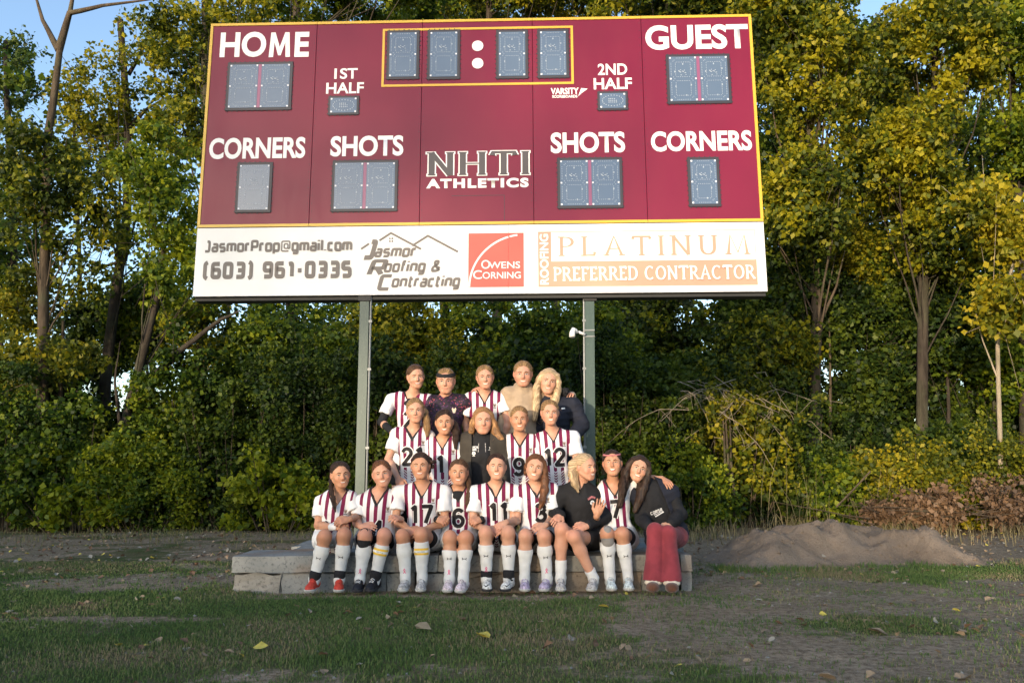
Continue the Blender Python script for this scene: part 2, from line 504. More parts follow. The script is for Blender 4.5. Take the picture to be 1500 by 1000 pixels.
# --- lettering with the built-in font, fitted into a measured box
def text_on(txt, box, mat, parent, bold=.02, shear=0.0, off=.0085, name='lettering', sp=1.0, rot=False):
    cu = bpy.data.curves.new('t', 'FONT'); cu.body = txt; cu.size = 1; cu.offset = bold; cu.shear = shear; cu.space_character = sp; cu.resolution_u = 5
    to = bpy.data.objects.new('t', cu); COL.objects.link(to)
    dg = bpy.context.evaluated_depsgraph_get()
    me = bpy.data.meshes.new_from_object(to.evaluated_get(dg))
    bpy.data.objects.remove(to)
    v = np.empty(len(me.vertices) * 3); me.vertices.foreach_get('co', v); v = v.reshape(-1, 3)
    if rot: v = np.stack([-v[:, 1], v[:, 0], v[:, 2]], -1)
    lo, hi = v.min(0), v.max(0)
    (xa, za), (xb, zb_), (xc, zc) = S(box[0], box[3]), S(box[2], box[3]), S(box[0], box[1])
    # the box may be slightly skewed by its measured corners: keep it upright
    w, h = xb - xa, zc - za
    q = np.array([SW(xa + (p[0] - lo[0]) / (hi[0] - lo[0]) * w, za + (p[1] - lo[1]) / (hi[1] - lo[1]) * h, off) for p in v])
    me.vertices.foreach_set('co', q.astype(np.float32).ravel())
    me.update()
    return link(name, me, mat, parent)


LB = .032
text_on('HO', (322, 48.3, 389.5, 85.2), m_let, panels[0], LB); text_on('E', (431.5, 47.8, 452.5, 84.3), m_let, panels[0], LB); text_on('CORNERS', (306, 203, 447, 234), m_let, panels[0], LB)
text_on('1ST', (490, 101, 524, 116.5), m_let, panels[1], .022); text_on('HALF', (478, 122, 533, 138), m_let, panels[1], .022)
text_on('SHOTS', (484, 200, 591, 230), m_let, panels[1], LB)
text_on('GUEST', (946, 38, 1097, 74), m_let, panels[4], LB); text_on('CORNERS', (954, 193, 1102, 222.5), m_let, panels[4], LB)
text_on('2ND', (876, 94, 919, 110.5), m_let, panels[3], .022); text_on('HALF', (870, 115, 926, 131.5), m_let, panels[3], .022)
text_on('SHOTS', (807, 194.5, 916, 225), m_let, panels[3], LB)
text_on('VARSITY', (807, 129.5, 848, 139), m_let, panels[3], .03); text_on('SCOREBOARDS', (809, 140, 846, 144), m_let, panels[3], .03)
text_on('ATHLETICS', (624.5, 262.5, 774.5, 276.5), m_let, panels[2], .05, sp=1.22)
text_on('WENS', (716, 383.5, 762, 393.5), m_let, spanels[1], .012, off=.0115); text_on('O', (705, 381, 718, 394), m_let, spanels[0], .012, off=.0115)
text_on('ORNING', (707, 398.5, 763, 408.5), m_let, spanels[1], .012, off=.0115); text_on('C', (693, 396, 706, 409), m_let, spanels[0], .012, off=.0115)
text_on('ROOFING', (791, 343, 804, 417), m_let, spanels[1], .03, rot=True, off=.0115)


_mp = [(0, 0), (.07, 1), (.27, 1), (.5, .40), (.73, 1), (.93, 1), (1, 0), (.79, 0), (.755, .60), (.56, .07), (.44, .07), (.245, .60), (.21, 0)]
(_a0, _b0), (_a1, _b1) = S(394, 84.6), S(427, 48)
MB().add([SW(_a0 + (_a1 - _a0) * p[0], _b0 + (_b1 - _b0) * p[1], .0085) for p in _mp], [tuple(range(len(_mp)))]).build('lettering', m_let, panels[0])


# --- stroke fonts (rounded square, and serif) for the rest
def arcp(cx, cy, rx, ry, a0, a1, n=9):
    return [(cx + rx * math.cos(math.radians(a)), cy + ry * math.sin(math.radians(a))) for a in np.linspace(a0, a1, n)]


SQ = {
 '0': (.6, [[(0, 0), (.6, 0), (.6, 1), (0, 1), (0, 0)]]), '1': (.35, [[(0, .93), (.3, 1), (.3, 0)]]), '2': (.6, [[(0, 1), (.6, 1), (.6, .5), (0, .5), (0, 0), (.6, 0)]]),
 '3': (.6, [[(0, 1), (.6, 1), (.6, 0), (0, 0)], [(.12, .5), (.6, .5)]]), '4': (.6, [[(.45, 0), (.45, 1), (0, .3), (.65, .3)]]),
 '5': (.6, [[(.6, 1), (0, 1), (0, .55), (.6, .55), (.6, 0), (0, 0)]]), '6': (.6, [[(.6, 1), (0, 1), (0, 0), (.6, 0), (.6, .55), (0, .55)]]),
 '7': (.6, [[(0, 1), (.6, 1), (.22, 0)]]), '8': (.6, [[(0, 0), (.6, 0), (.6, 1), (0, 1), (0, 0)], [(0, .5), (.6, .5)]]), '9': (.6, [[(0, 0), (.6, 0), (.6, 1), (0, 1), (0, .45), (.6, .45)]]),
 '(': (.22, [[(.22, 1.12), (0, 1), (0, 0), (.22, -.12)]]), ')': (.22, [[(0, 1.12), (.22, 1), (.22, 0), (0, -.12)]]), '-': (.32, [[(0, .45), (.32, .45)]]), ' ': (.25, []), '.': (.02, [[(0, -.02), (0, .06)]]),
 'J': (.5, [[(0, 0), (.45, 0), (.45, 1), (.2, 1)]]), 'P': (.6, [[(0, 0), (0, 1), (.6, 1), (.6, .42), (0, .42)]]), 'R': (.6, [[(0, 0), (0, 1), (.6, 1), (.6, .45), (0, .45)], [(.3, .45), (.6, 0)]]), 'C': (.6, [[(.6, 1), (0, 1), (0, 0), (.6, 0)]]),
 'a': (.52, [[(.05, .72), (.52, .72), (.52, 0), (0, 0), (0, .38), (.52, .38)]]), 's': (.5, [[(.5, .72), (0, .72), (0, .37), (.5, .37), (.5, 0), (0, 0)]]), 'm': (.86, [[(0, 0), (0, .72), (.86, .72), (.86, 0)], [(.43, .72), (.43, 0)]]),
 'o': (.54, [[(0, 0), (.54, 0), (.54, .72), (0, .72), (0, 0)]]), 'r': (.34, [[(0, 0), (0, .72), (.34, .72)]]), 'p': (.54, [[(0, -.3), (0, .72), (.54, .72), (.54, 0), (0, 0)]]), 'g': (.54, [[(.54, 0), (0, 0), (0, .72), (.54, .72), (.54, -.28), (.05, -.28)]]),
 'i': (.04, [[(0, 0), (0, .72)], [(0, .92), (0, 1.04)]]), 'l': (.04, [[(0, 0), (0, 1.04)]]), 'c': (.46, [[(.46, .72), (0, .72), (0, 0), (.46, 0)]]), 'f': (.32, [[(.08, 0), (.08, 1), (.34, 1)], [(-.05, .70), (.3, .70)]]),
 'n': (.54, [[(0, 0), (0, .72), (.54, .72), (.54, 0)]]), 't': (.34, [[(.08, 1), (.08, 0), (.34, 0)], [(-.05, .72), (.34, .72)]]),
 '@': (.9, [[(.78, -.05), (.0, -.05), (0, .95), (.9, .95), (.9, .2), (.7, .2), (.7, .68), (.28, .68), (.28, .22), (.66, .22)]]),
 '&': (.75, [[(.75, 0), (.15, .72), (.15, 1), (.5, 1), (.5, .72), (0, .35), (0, 0), (.5, 0), (.72, .42)]]),
}


def rounded(p, r):
    if r <= 0 or len(p) < 3: return list(p)
    closed = p[0] == p[-1]
    q = [] if closed else [p[0]]
    rng = range(0, len(p) - 1) if closed else range(1, len(p) - 1)
    for i in rng:
        a = np.array(p[i - 1] if i > 0 else p[-2], float); b = np.array(p[i], float); c = np.array(p[i + 1], float)
        la, lc = np.linalg.norm(a - b), np.linalg.norm(c - b); rr = min(r, la * .49, lc * .49)
        s0, s1 = b + (a - b) / la * rr, b + (c - b) / lc * rr
        for t in (0, .33, .67, 1): q.append(tuple((1 - t) ** 2 * s0 + 2 * t * (1 - t) * b + t * t * s1))
    if closed: q.append(q[0])
    else: q.append(p[-1])
    return q


def stroke(p, w, closed=False):
    """strip of quads along a polyline; w is a number or a function of direction"""
    p = [np.array(a, float) for a in p]; n = len(p); L = []
    closed = n > 2 and np.allclose(p[0], p[-1])
    for i in range(n):
        if closed: a, b = p[i - 1] if i > 0 else p[-2], p[i + 1] if i < n - 1 else p[1]
        else: a, b = p[max(i - 1, 0)], p[min(i + 1, n - 1)]
        d1_, d2_ = p[i] - a, b - p[i]
        d1_ = d1_ / (np.linalg.norm(d1_) + 1e-9) if np.linalg.norm(d1_) > 1e-9 else d2_ / (np.linalg.norm(d2_) + 1e-9)
        d2_ = d2_ / (np.linalg.norm(d2_) + 1e-9) if np.linalg.norm(d2_) > 1e-9 else d1_
        t = d1_ + d2_; t = t / (np.linalg.norm(t) + 1e-9)
        nrm = np.array([-t[1], t[0]]); k = 1 / max(.45, abs(nrm @ np.array([-d1_[1], d1_[0]])))
        ww = w(t) if callable(w) else w
        L.append((p[i] + nrm * ww * k / 2, p[i] - nrm * ww * k / 2))
    return L


class Lay:
    """flat print: strips a fraction of a millimetre apart so none share a plane"""
    def __init__(s, z0=.0085, dz=.00025): s.mb, s.z, s.dz = MB(), z0, dz
    def strip(s, L, tf):
        vs = []
        for a, b in L: vs += [SW(*tf(*a), s.z), SW(*tf(*b), s.z)]
        s.mb.add(vs, [(2 * i, 2 * i + 1, 2 * i + 3, 2 * i + 2) for i in range(len(L) - 1)]); s.z += s.dz
    def poly(s, pts, tf):
        s.mb.add([SW(*tf(*a), s.z) for a in pts], [tuple(range(len(pts)))]); s.z += s.dz


def write_sq(txt, box, mat, parent, w=.2, rnd=.16, gap=.34, shear=0., name='lettering', z0=.0085, wh=None):
    """box = measured (u0, v_cap, u1, v_base)"""
    (xa, za), (xb, _), (_, zc) = S(box[0], box[3]), S(box[2], box[3]), S(box[0], box[1])
    tot = sum(SQ[c][0] + gap for c in txt) - gap + w
    sx, sz = (xb - xa) / tot, (zc - za) / (1 + w)
    ly = Lay(z0); x = w / 2
    for c in txt:
        for st in SQ[c][1]:
            p = rounded(st, rnd)
            L = stroke(p, w if c != '@' else w * .5)
            ly.strip(L, lambda a, b, x=x: (xa + (a + x + shear * b) * sx, za + (b + w / 2) * sz))
        x += SQ[c][0] + gap
    return ly.mb.build(name, mat, parent)


write_sq('JasmorProp@gmail.com', (299, 352.5, 516, 370.5), m_grey, spanels[0], .27, .14, .33)
write_sq('(603) 961-0335', (297, 384, 515, 409.5), m_grey, spanels[0], .33, .16, .46)
write_sq('asmor', (548, 359.5, 609, 377.5), m_grey, spanels[0], .27, .14, .33, .2)
write_sq('oofing &', (562, 381.5, 645, 399.5), m_grey, spanels[0], .27, .14, .33, .2)
write_sq('ontracting', (573, 403.5, 673, 421.5), m_grey, spanels[0], .27, .14, .33, .2)
write_sq('J', (530, 351, 549, 381), m_grey, spanels[0], .3, .1, .3, .25); write_sq('R', (537, 380, 562, 404.5), m_grey, spanels[0], .26, .1, .3, .25)
write_sq('C', (552, 402, 572, 426), m_grey, spanels[0], .26, .14, .3, .2)
# roof lines of the roofer's sign, with its little window
rl = Lay(.0085)
idt = lambda a, b: (a, b)
for st in ([(556, 352.5), (573, 341.5), (617, 365)], [(529, 365), (541, 357)], [(604, 360), (627, 345.5), (671, 369)]):
    rl.strip(stroke([S(*q) for q in st], .022), idt)
for cu, cv in ((571.3, 349.5), (575, 349.5), (571.3, 353.5), (575, 353.5)):
    x, z = S(cu, cv); rl.poly([(x - .008, z - .009), (x + .008, z - .009), (x + .008, z + .009), (x - .008, z + .009)], idt)
rl.mb.build('roof_emblem', m_grey, spanels[0])
# red square with white arc (split where the panels meet)
(rx0, rz1), (rx1, rz0) = S(686.5, 342), S(767.5, 420)
for (a, b, pn) in ((rx0, spz[1] - .001, 0), (spz[1] + .001, rx1, 1)):
    l = Lay(.0080); l.poly([(a, rz0), (b, rz0), (b, rz1), (a, rz1)], idt); l.mb.build('red_square', m_red, spanels[pn])
    l = Lay(.0102); R = (rz1 - rz0)
    cxx, czz = S(768, 421)
    pts = [(cxx - (cxx - rx0 - .01) * math.cos(t), czz + (rz1 - czz - .02) * math.sin(t)) for t in np.linspace(0.02, 1.45, 60)]
    pts = [p for p in pts if a - .001 <= p[0] <= b]
    if len(pts) > 2: l.strip(stroke(pts, .020), idt); l.mb.build('white_arc', m_let, spanels[pn])
# pennant of the maker's mark
l = Lay(.0085); l.poly([S(847, 141.5), S(851.5, 129.5), S(861, 130.5), S(852.5, 136.5)], idt); l.mb.build('pennant', m_let, panels[3])
# contractor plate
(px0, pz1), (px1, pz0) = S(788, 339.5), S(1110, 417)
_, pzm = S(900, 382)
xm, _ = S(807.5, 380)
l = Lay(.0080); l.poly([(px0, pz0), (xm, pz0), (xm, pz1), (px0, pz1)], idt); l.poly([(xm, pz0), (px1, pz0), (px1, pzm), (xm, pzm)], idt)
for st in ([(xm, pz1 - .004), (px1, pz1 - .004)], [(px1 - .004, pz1 - .004), (px1 - .004, pzm)]): l.strip(stroke(st, .006), idt)
l.mb.build('peach_plate', m_tan, spanels[1])

SF = {
 'I': (.1, [[(.05, 0), (.05, 1)]], [(.05, 0), (.05, 1)]), 'H': (.75, [[(.05, 0), (.05, 1)], [(.7, 0), (.7, 1)], [(.05, .5), (.7, .5)]], [(.05, 0), (.05, 1), (.7, 0), (.7, 1)]),
 'N': (.78, [[(.08, 0), (.08, 1)], [(.06, 1), (.7, 0)], [(.7, 0), (.7, 1)]], [(.08, 0), (.04, 1), (.7, 1)]),
 'T': (.76, [[(.38, 0), (.38, 1)], [(0, .84), (.03, .97), (.73, .97), (.76, .84)]], [(.38, 0)]),
 'P': (.58, [[(.08, 0), (.08, 1)], [(.08, .97)] + arcp(.28, .73, .28, .24, 90, -90) + [(.08, .49)]], [(.08, 0), (.06, 1)]),
 'L': (.55, [[(.08, 0), (.08, 1)], [(.08, .03), (.5, .03), (.53, .2)]], [(.05, 0), (.08, 1)]),
 'A': (.8, [[(.06, 0), (.40, 1), (.74, 0)], [(.2, .36), (.61, .36)]], [(.06, 0), (.74, 0)]),
 'U': (.75, [[(.08, 1), (.08, .35)] + arcp(.36, .33, .28, .31, 180, 360) + [(.64, 1)]], [(.08, 1), (.64, 1)]),
 'M': (.95, [[(.06, 0), (.16, 1), (.47, .1), (.78, 1), (.88, 0)]], [(.06, 0), (.88, 0)]),
 'R': (.72, [[(.08, 0), (.08, 1)], [(.08, .97)] + arcp(.28, .74, .26, .23, 90, -90) + [(.08, .51)], [(.3, .5), (.68, 0)]], [(.08, 0), (.06, 1), (.68, 0)]),
 'E': (.56, [[(.08, 0), (.08, 1)], [(.08, .97), (.5, .97), (.52, .82)], [(.08, .52), (.42, .52)], [(.08, .03), (.5, .03), (.54, .2)]], [(.05, 0), (.05, 1)]),
 'F': (.54, [[(.08, 0), (.08, 1)], [(.08, .97), (.5, .97), (.52, .82)], [(.08, .52), (.42, .52)]], [(.08, 0), (.05, 1)]),
 'D': (.78, [[(.08, 0), (.08, 1)], [(.08, .97), (.3, .97)] + arcp(.32, .5, .38, .47, 90, -90, 13) + [(.08, .03)]], [(.05, 0), (.05, 1)]),
 'C': (.76, [arcp(.42, .5, .38, .48, 48, 312, 17)], []), 'O': (.86, [arcp(.42, .5, .38, .48, 0, 360, 25)], []), ' ': (.25, [], []),
}


def write_sf(txt, box, mat, parent, thick, thin, gap=.16, ser=.12, z0=.0085, name='lettering', kern=None, grow=0.):
    (xa, za), (xb, _), (_, zc) = S(box[0], box[3]), S(box[2], box[3]), S(box[0], box[1])
    tot = sum(SF[c][0] + gap for c in txt) - gap
    sx, sz = (xb - xa) / tot, (zc - za)
    k = sz / sx                                            # keeps stroke widths even when the glyphs are stretched
    ly = Lay(z0, .0002); x = 0
    wf = lambda t: (thin + (thick - thin) * abs(t[1]) ** 1.5) + grow * 2
    for c in txt:
        tf = lambda a, b, x=x: (xa + (a / k * 1.0) * sx * 1.0 + x * sx, za + b * sz)
        for st in SF[c][1]:
            ly.strip(stroke([(a * k, b) for a, b in st], wf), tf)
        for (a, b) in SF[c][2]:
            yy = b - .02 if b > .5 else b + .02
            ly.strip(stroke([(a * k - ser - grow, yy), (a * k + ser + grow, yy)], thin * 1.1 + grow * 2), tf)
        x += SF[c][0] + gap
    return ly.mb.build(name, mat, parent)


write_sf('PLATINUM', (820, 347, 1097, 375), m_tan, spanels[1], .12, .05, .42, .12)
write_sf('PREFERRED CONTRACTOR', (812, 392, 1105, 411), m_let, spanels[1], .22, .10, .22, .15, z0=.0115)
write_sf('NHTI', (629, 224, 772, 257.5), m_let, panels[2], .17, .05, .30, .11, z0=.0082, grow=.035, name='letter_outline')
write_sf('NHTI', (629, 224, 772, 257.5), m_dgrey, panels[2], .17, .05, .30, .11, z0=.0105)
# access hatch
l = MB()
(ax0, az1), (ax1, az0) = S(662, 287), S(739, 325)
for a in ((ax0, az1, ax1, az1), (ax1, az1, ax1, az0)):
    hx_, hz_ = (abs(a[2] - a[0]) / 2 + .002, .0025) if a[1] == a[3] else (.0025, abs(a[3] - a[1]) / 2)
    l.box(SW((a[0] + a[2]) / 2, (a[1] + a[3]) / 2, .0066), AX, (hx_, hz_, .0012))
l.build('hatch_edge', m_frm, panels[2])

# posts
m_post = NT('green painted steel', .45, .5)
_a = m_post.noise(5, 6, .7, stretch=(2, 2, .5)); _b = m_post.noise(22, 4, .7)
m_post.color(m_post.mix(m_post.ramp(_a, .35, .7), m_post.mix(m_post.ramp(_b, .6, .68), (.030, .062, .052), (.075, .11, .095)), (.05, .085, .072)))
m_post.bump(_b, .2, .002); m_post = m_post.m
m_zinc = simple('galvanised conduit', (.20, .21, .21), .5, .1, 20, .05, metal=.4)
for (ua, va, ub, vb, cu_) in ((535.5, 440, 528.5, 715, 9.5), (863, 440, 864.5, 660, -8.5)):
    top, low = P(ua, va, 8.42), P(ub, vb, 8.42)
    d = (top - low) / (top[2] - low[2]); bot = low - d * low[2]; up = top + d * (SZ0 + .25 - top[2])
    mid = (bot + up) / 2; ax3 = np.array([[1, 0, 0], [0, 1, 0], d / np.linalg.norm(d)]); hl = np.linalg.norm(up - bot) / 2
    m = MB()
    m.box(mid + np.array([0, -.055, 0]), ax3, (.047, .004, hl)); m.box(mid + np.array([0, .055, 0]), ax3, (.047, .004, hl)); m.box(mid, ax3, (.004, .051, hl))
    m.build('post', m_post, board)
    c = cu_ / pxm(mid); s_ = 1 if cu_ > 0 else -1
    MB().tube([bot + [c, -.05, 0], up + [c, -.05, 0]], .011, 10).build('conduit', m_zinc, board)
    MB().box(top + np.array([.003, -.008, .03]), ax3, (.068, .062, .05), .004).build('post_bracket', m_blk, board)
    for zz in (1.2, 2.0, 2.5):
        q = bot + d * zz
        MB().box(q + np.array([c, -.0635, 0]), ax3, (.018, .0018, .012)).build('conduit_clip', m_zinc, board)
MB().box(SW(SWID / 2, -.02, -.11), AX, (SWID / 2 - .01, .016, .07)).build('lower_beam', m_blk, board)

# small white camera on the right post
q = P(863, 488, 8.355)
cm = thing('security_camera', 'small white camera on an arm strapped to the right scoreboard post', 'camera', q)
m_wp = paint('white plastic', (.75, .75, .73), .4)
a0, a1, a2 = P(852, 488, 8.32), P(847, 486, 8.30), P(842, 484.5, 8.28)
MB().tube([P(857, 490, 8.33), a0, a1], .014, 10).build('arm', m_wp, cm, True)
MB().tube([P(845.5, 487.5, 8.28), P(843, 484, 8.27), P(840, 483, 8.25), P(838.4, 487.5, 8.22), P(838, 493, 8.2)], [.016, .022, .027, .029, .03], 14).build('housing', m_wp, cm, True)
for vv in (483.5, 492.5):
    MB().box(P(863, vv, 8.356), np.eye(3), (.056, .003, .007)).build('strap', m_zinc, cm)
# ------------------------------------------------------------------ stone slabs the team sits on
def stone_mat(name, a, b, rust):
    s = NT(name, .85, .3)
    n_, m_, k_ = s.noise(3, 6, .6), s.noise(38, 6, .7), s.noise(1.7, 3)
    c = s.mix(s.ramp(n_, .3, .7), a, b); c = s.mix(s.ramp(m_, .52, .66), c, tuple(x * .6 for x in a)); c = s.mix(s.ramp(k_, .55, .68, 0, rust), c, (.25, .135, .06))
    s.color(c); s.bump(s.M('ADD', n_, s.M('MULTIPLY', m_, .5)), .7, .012); return s.m


st_a = stone_mat('blue grey stone', (.15, .16, .16), (.25, .255, .245), .5)
st_b = stone_mat('grey stone', (.17, .165, .15), (.26, .25, .225), .5)
st_c = stone_mat('brown grey stone', (.16, .13, .10), (.25, .205, .155), .8)
slabs = thing('stone_platform', 'low platform of two layers of sawn grey stone slabs under the seated front row', 'stone platform', (-.4, 7.5, 0))
_sc = {}


def slab(x0, x1, y0, y1, z0, z1, mat, rough=.004, seed=0):
    rs = np.random.RandomState(seed)
    nx, ny, nz = max(2, int((x1 - x0) / .035)), max(2, int((y1 - y0) / .07)), 4
    m = bpy.data.meshes.new('slab'); import bmesh
    bm = bmesh.new(); bmesh.ops.create_cube(bm, size=1)
    bmesh.ops.bevel(bm, geom=list(bm.edges), offset=.03, segments=1)
    ev = [e for e in bm.edges]
    bmesh.ops.subdivide_edges(bm, edges=ev, cuts=5, use_grid_fill=True)
    bm.to_mesh(m); bm.free()
    v = np.empty(len(m.vertices) * 3); m.vertices.foreach_get('co', v); v = v.reshape(-1, 3)
    w, d, h = x1 - x0, y1 - y0, z1 - z0
    b = .010 / np.array([w, d, h]); lim = .5 - .03
    # shrink the corner cut to about a centimetre
    for k in range(3):
        e = np.abs(v[:, k]) > lim - 1e-4
        far = np.abs(v[:, k]) - lim
        v[:, k] = np.where(e, np.sign(v[:, k]) * (.5 - b[k] + far / .03 * b[k]), v[:, k] / lim * (.5 - b[k]))
    p = v * [w, d, h] + [(x0 + x1) / 2, (y0 + y1) / 2, (z0 + z1) / 2]
    nrm = v / (np.linalg.norm(v, axis=1)[:, None] + 1e-9)
    q = p * 7 + seed * 5.1
    rough = rough * (1.9 if z1 > .2 else 2.6)
    p = p + (np.stack([vn3(q), vn3(q + 31), vn3(q + 57)], -1) - .5) * 2 * rough + (np.stack([vn3(q * 4), vn3(q * 4 + 31), vn3(q * 4 + 57)], -1) - .5) * rough
    m.vertices.foreach_set('co', p.astype(np.float32).ravel()); m.update()
    o = link('slab', m, mat, slabs)
    return o


def xat(u, Z=.2, Y=7.1): return PZ(u, Z, Y)[0]


ZM = .128
L_ = [(340, 408, st_b, .012), (410, 564, st_a, .005), (566, 606, st_a, .005), (608, 672, st_a, .006), (674, 772, st_c, .010), (775, 828, st_b, .006), (830, 936, st_c, .007), (939, 993, st_b, .005), (996, 1011, st_a, .004)]
for k, (a, b, m, r) in enumerate(L_):
    slab(xat(a, .06), xat(b, .06), 7.10 + (k % 3) * .006, 7.62, -.08, ZM - .006, m, r, k)
U_ = [(340, 470, st_a), (471, 640, st_a), (642, 771, st_b), (774, 818, st_c), (820, 994, st_b), (996, 1011, st_a)]
for k, (a, b, m) in enumerate(U_):
    slab(xat(a, .26), xat(b, .26), 7.085 - (k % 2) * .006, 7.60 + (.05 if k == 0 else 0), ZM + .002, .262, m, .004, 20 + k)
for k, (a, b) in enumerate(((-2.02, -.9), (-.89, .3), (.31, 1.55))):
    slab(a, b, 7.62 + (k == 0) * .04, 8.16, ZM + .002, .262, [st_a, st_b, st_a][k], .004, 40 + k); slab(a + .03, b - .03, 7.64, 8.14, -.08, ZM - .006, st_b, .006, 50 + k)
for k, (a, b) in enumerate(((-2.15, -1.0), (-.99, .2), (.21, 1.5))):
    slab(a, b, 8.19, 8.86, ZM + .002 - (k == 0) * .012, .262 - (k == 0) * .012, [st_a, st_c, st_b][k], .004, 60 + k); slab(a + .03, b - .03, 8.2, 8.84, -.08, ZM - .02, st_b, .006, 70 + k)
# ------------------------------------------------------------------ woods behind the board
def bark(name, a, b):
    s = NT(name, .95, .2)
    n_ = s.noise(9, 6, .65, stretch=(1, 1, .22)); k_ = s.noise(2, 3)
    c = s.mix(s.ramp(n_, .35, .65), a, b); c = s.mix(s.ramp(k_, .5, .75, 0, .5), c, (.10, .11, .06))
    s.color(c); s.bump(n_, 1.0, .03); return s.m


bark_d, bark_m, bark_l = bark('dark bark', (.028, .022, .017), (.065, .052, .040)), bark('brown bark', (.045, .034, .024), (.11, .082, .056)), bark('pale bark', (.22, .18, .13), (.36, .30, .22))


def leafmat(name, c0, c1, c2, trans=.48):
    s = NT(name, .55, .35)
    f = s.attr('lc')
    r = s.n('ShaderNodeValToRGB'); s.put(f, r.inputs[0])
    e = r.color_ramp.elements; e[0].color = c0 + (1,); e[0].position = .22; e[1].color = c2 + (1,); e[1].position = .84
    m_ = e.new(.5); m_.color = c1 + (1,)
    s.color(r.outputs[0])
    tr = s.n('ShaderNodeBsdfTranslucent'); s.put(r.outputs[0], tr.inputs[0])
    mx = s.n('ShaderNodeMixShader'); mx.inputs[0].default_value = trans
    s.t.links.new(s.b.outputs[0], mx.inputs[1]); s.t.links.new(tr.outputs[0], mx.inputs[2])
    s.t.links.new(mx.outputs[0], s.t.nodes['Material Output'].inputs['Surface'])
    return s.m


lf_green = leafmat('green leaves', (.020, .045, .006), (.080, .135, .010), (.27, .30, .012))
lf_olive = leafmat('olive leaves', (.020, .038, .006), (.100, .132, .009), (.38, .33, .012))
lf_yel = leafmat('yellowing leaves', (.05, .075, .010), (.19, .20, .012), (.46, .36, .015))
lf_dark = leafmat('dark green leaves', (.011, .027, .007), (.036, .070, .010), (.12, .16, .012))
lf_brown = leafmat('withered leaves', (.055, .036, .022), (.11, .068, .040), (.20, .12, .065), .2)


def leaf_cloud(centres, radii, per, size, seed, squash=.8, bias=0.0, hang=.5):
    """small folded leaves scattered about clump centres"""
    rs = np.random.RandomState(seed)
    c = np.repeat(np.asarray(centres, float), per, axis=0); r = np.repeat(np.asarray(radii, float), per)
    n = len(c)
    d = rs.normal(size=(n, 3)); d /= np.linalg.norm(d, axis=1)[:, None]
    rad = r * rs.rand(n) ** .45
    p = c + d * rad[:, None] * [1, 1, squash]
    p += (np.stack([vn3(p * 2.3), vn3(p * 2.3 + 20), vn3(p * 2.3 + 40)], -1) - .5) * .5 * r[:, None]
    # leaf axis and normal
    t = rs.normal(size=(n, 3)); t[:, 2] -= hang; t /= np.linalg.norm(t, axis=1)[:, None]
    m = rs.normal(size=(n, 3)) + [0, -.5, .6]; m -= t * (m * t).sum(1)[:, None]; m /= np.linalg.norm(m, axis=1)[:, None]
    s = np.cross(t, m)
    L = size * rs.uniform(.45, 1.4, n)[:, None]; W = L * rs.uniform(.30, .42, n)[:, None]
    v = np.empty((n, 4, 3))
    v[:, 0] = p; v[:, 1] = p + t * L * .45 + s * W + m * L * .12; v[:, 2] = p + t * L; v[:, 3] = p + t * L * .45 - s * W + m * L * .12
    lc = .55 * vn3(p * .8 + seed) + .40 * vn3(p * 2.6 + 9) + rs.uniform(-.24, .30, n) + bias
    return v.reshape(-1, 3), np.repeat(lc, 4)


def cloud_obj(name, v, lc, mat, parent):
    f = np.arange(len(v)).reshape(-1, 4)
    return link(name, np_mesh(name, v, f, False, {'lc': lc}), mat, parent)


def wob(p0, p1, n, amp, rs):
    p0, p1 = np.asarray(p0, float), np.asarray(p1, float); L = np.linalg.norm(p1 - p0)
    t = np.linspace(0, 1, n)[:, None]; q = p0 + (p1 - p0) * t
    off = rs.normal(size=(n, 3)) * amp * L; off[0] = 0; off[-1] = 0
    return q + np.cumsum(off, 0) * .35 * (1 - t * .2)


def limbs(mb, base, tips, r0, rs, lod=6):
    for q in tips:
        L = np.linalg.norm(np.asarray(q) - base)
        pts = wob(base, q, 6, .035, rs); r = r0 * min(.62, .12 + L * .09)
        mb.tube(pts, list(np.linspace(r, r * .18, 6)), lod, cap=False)


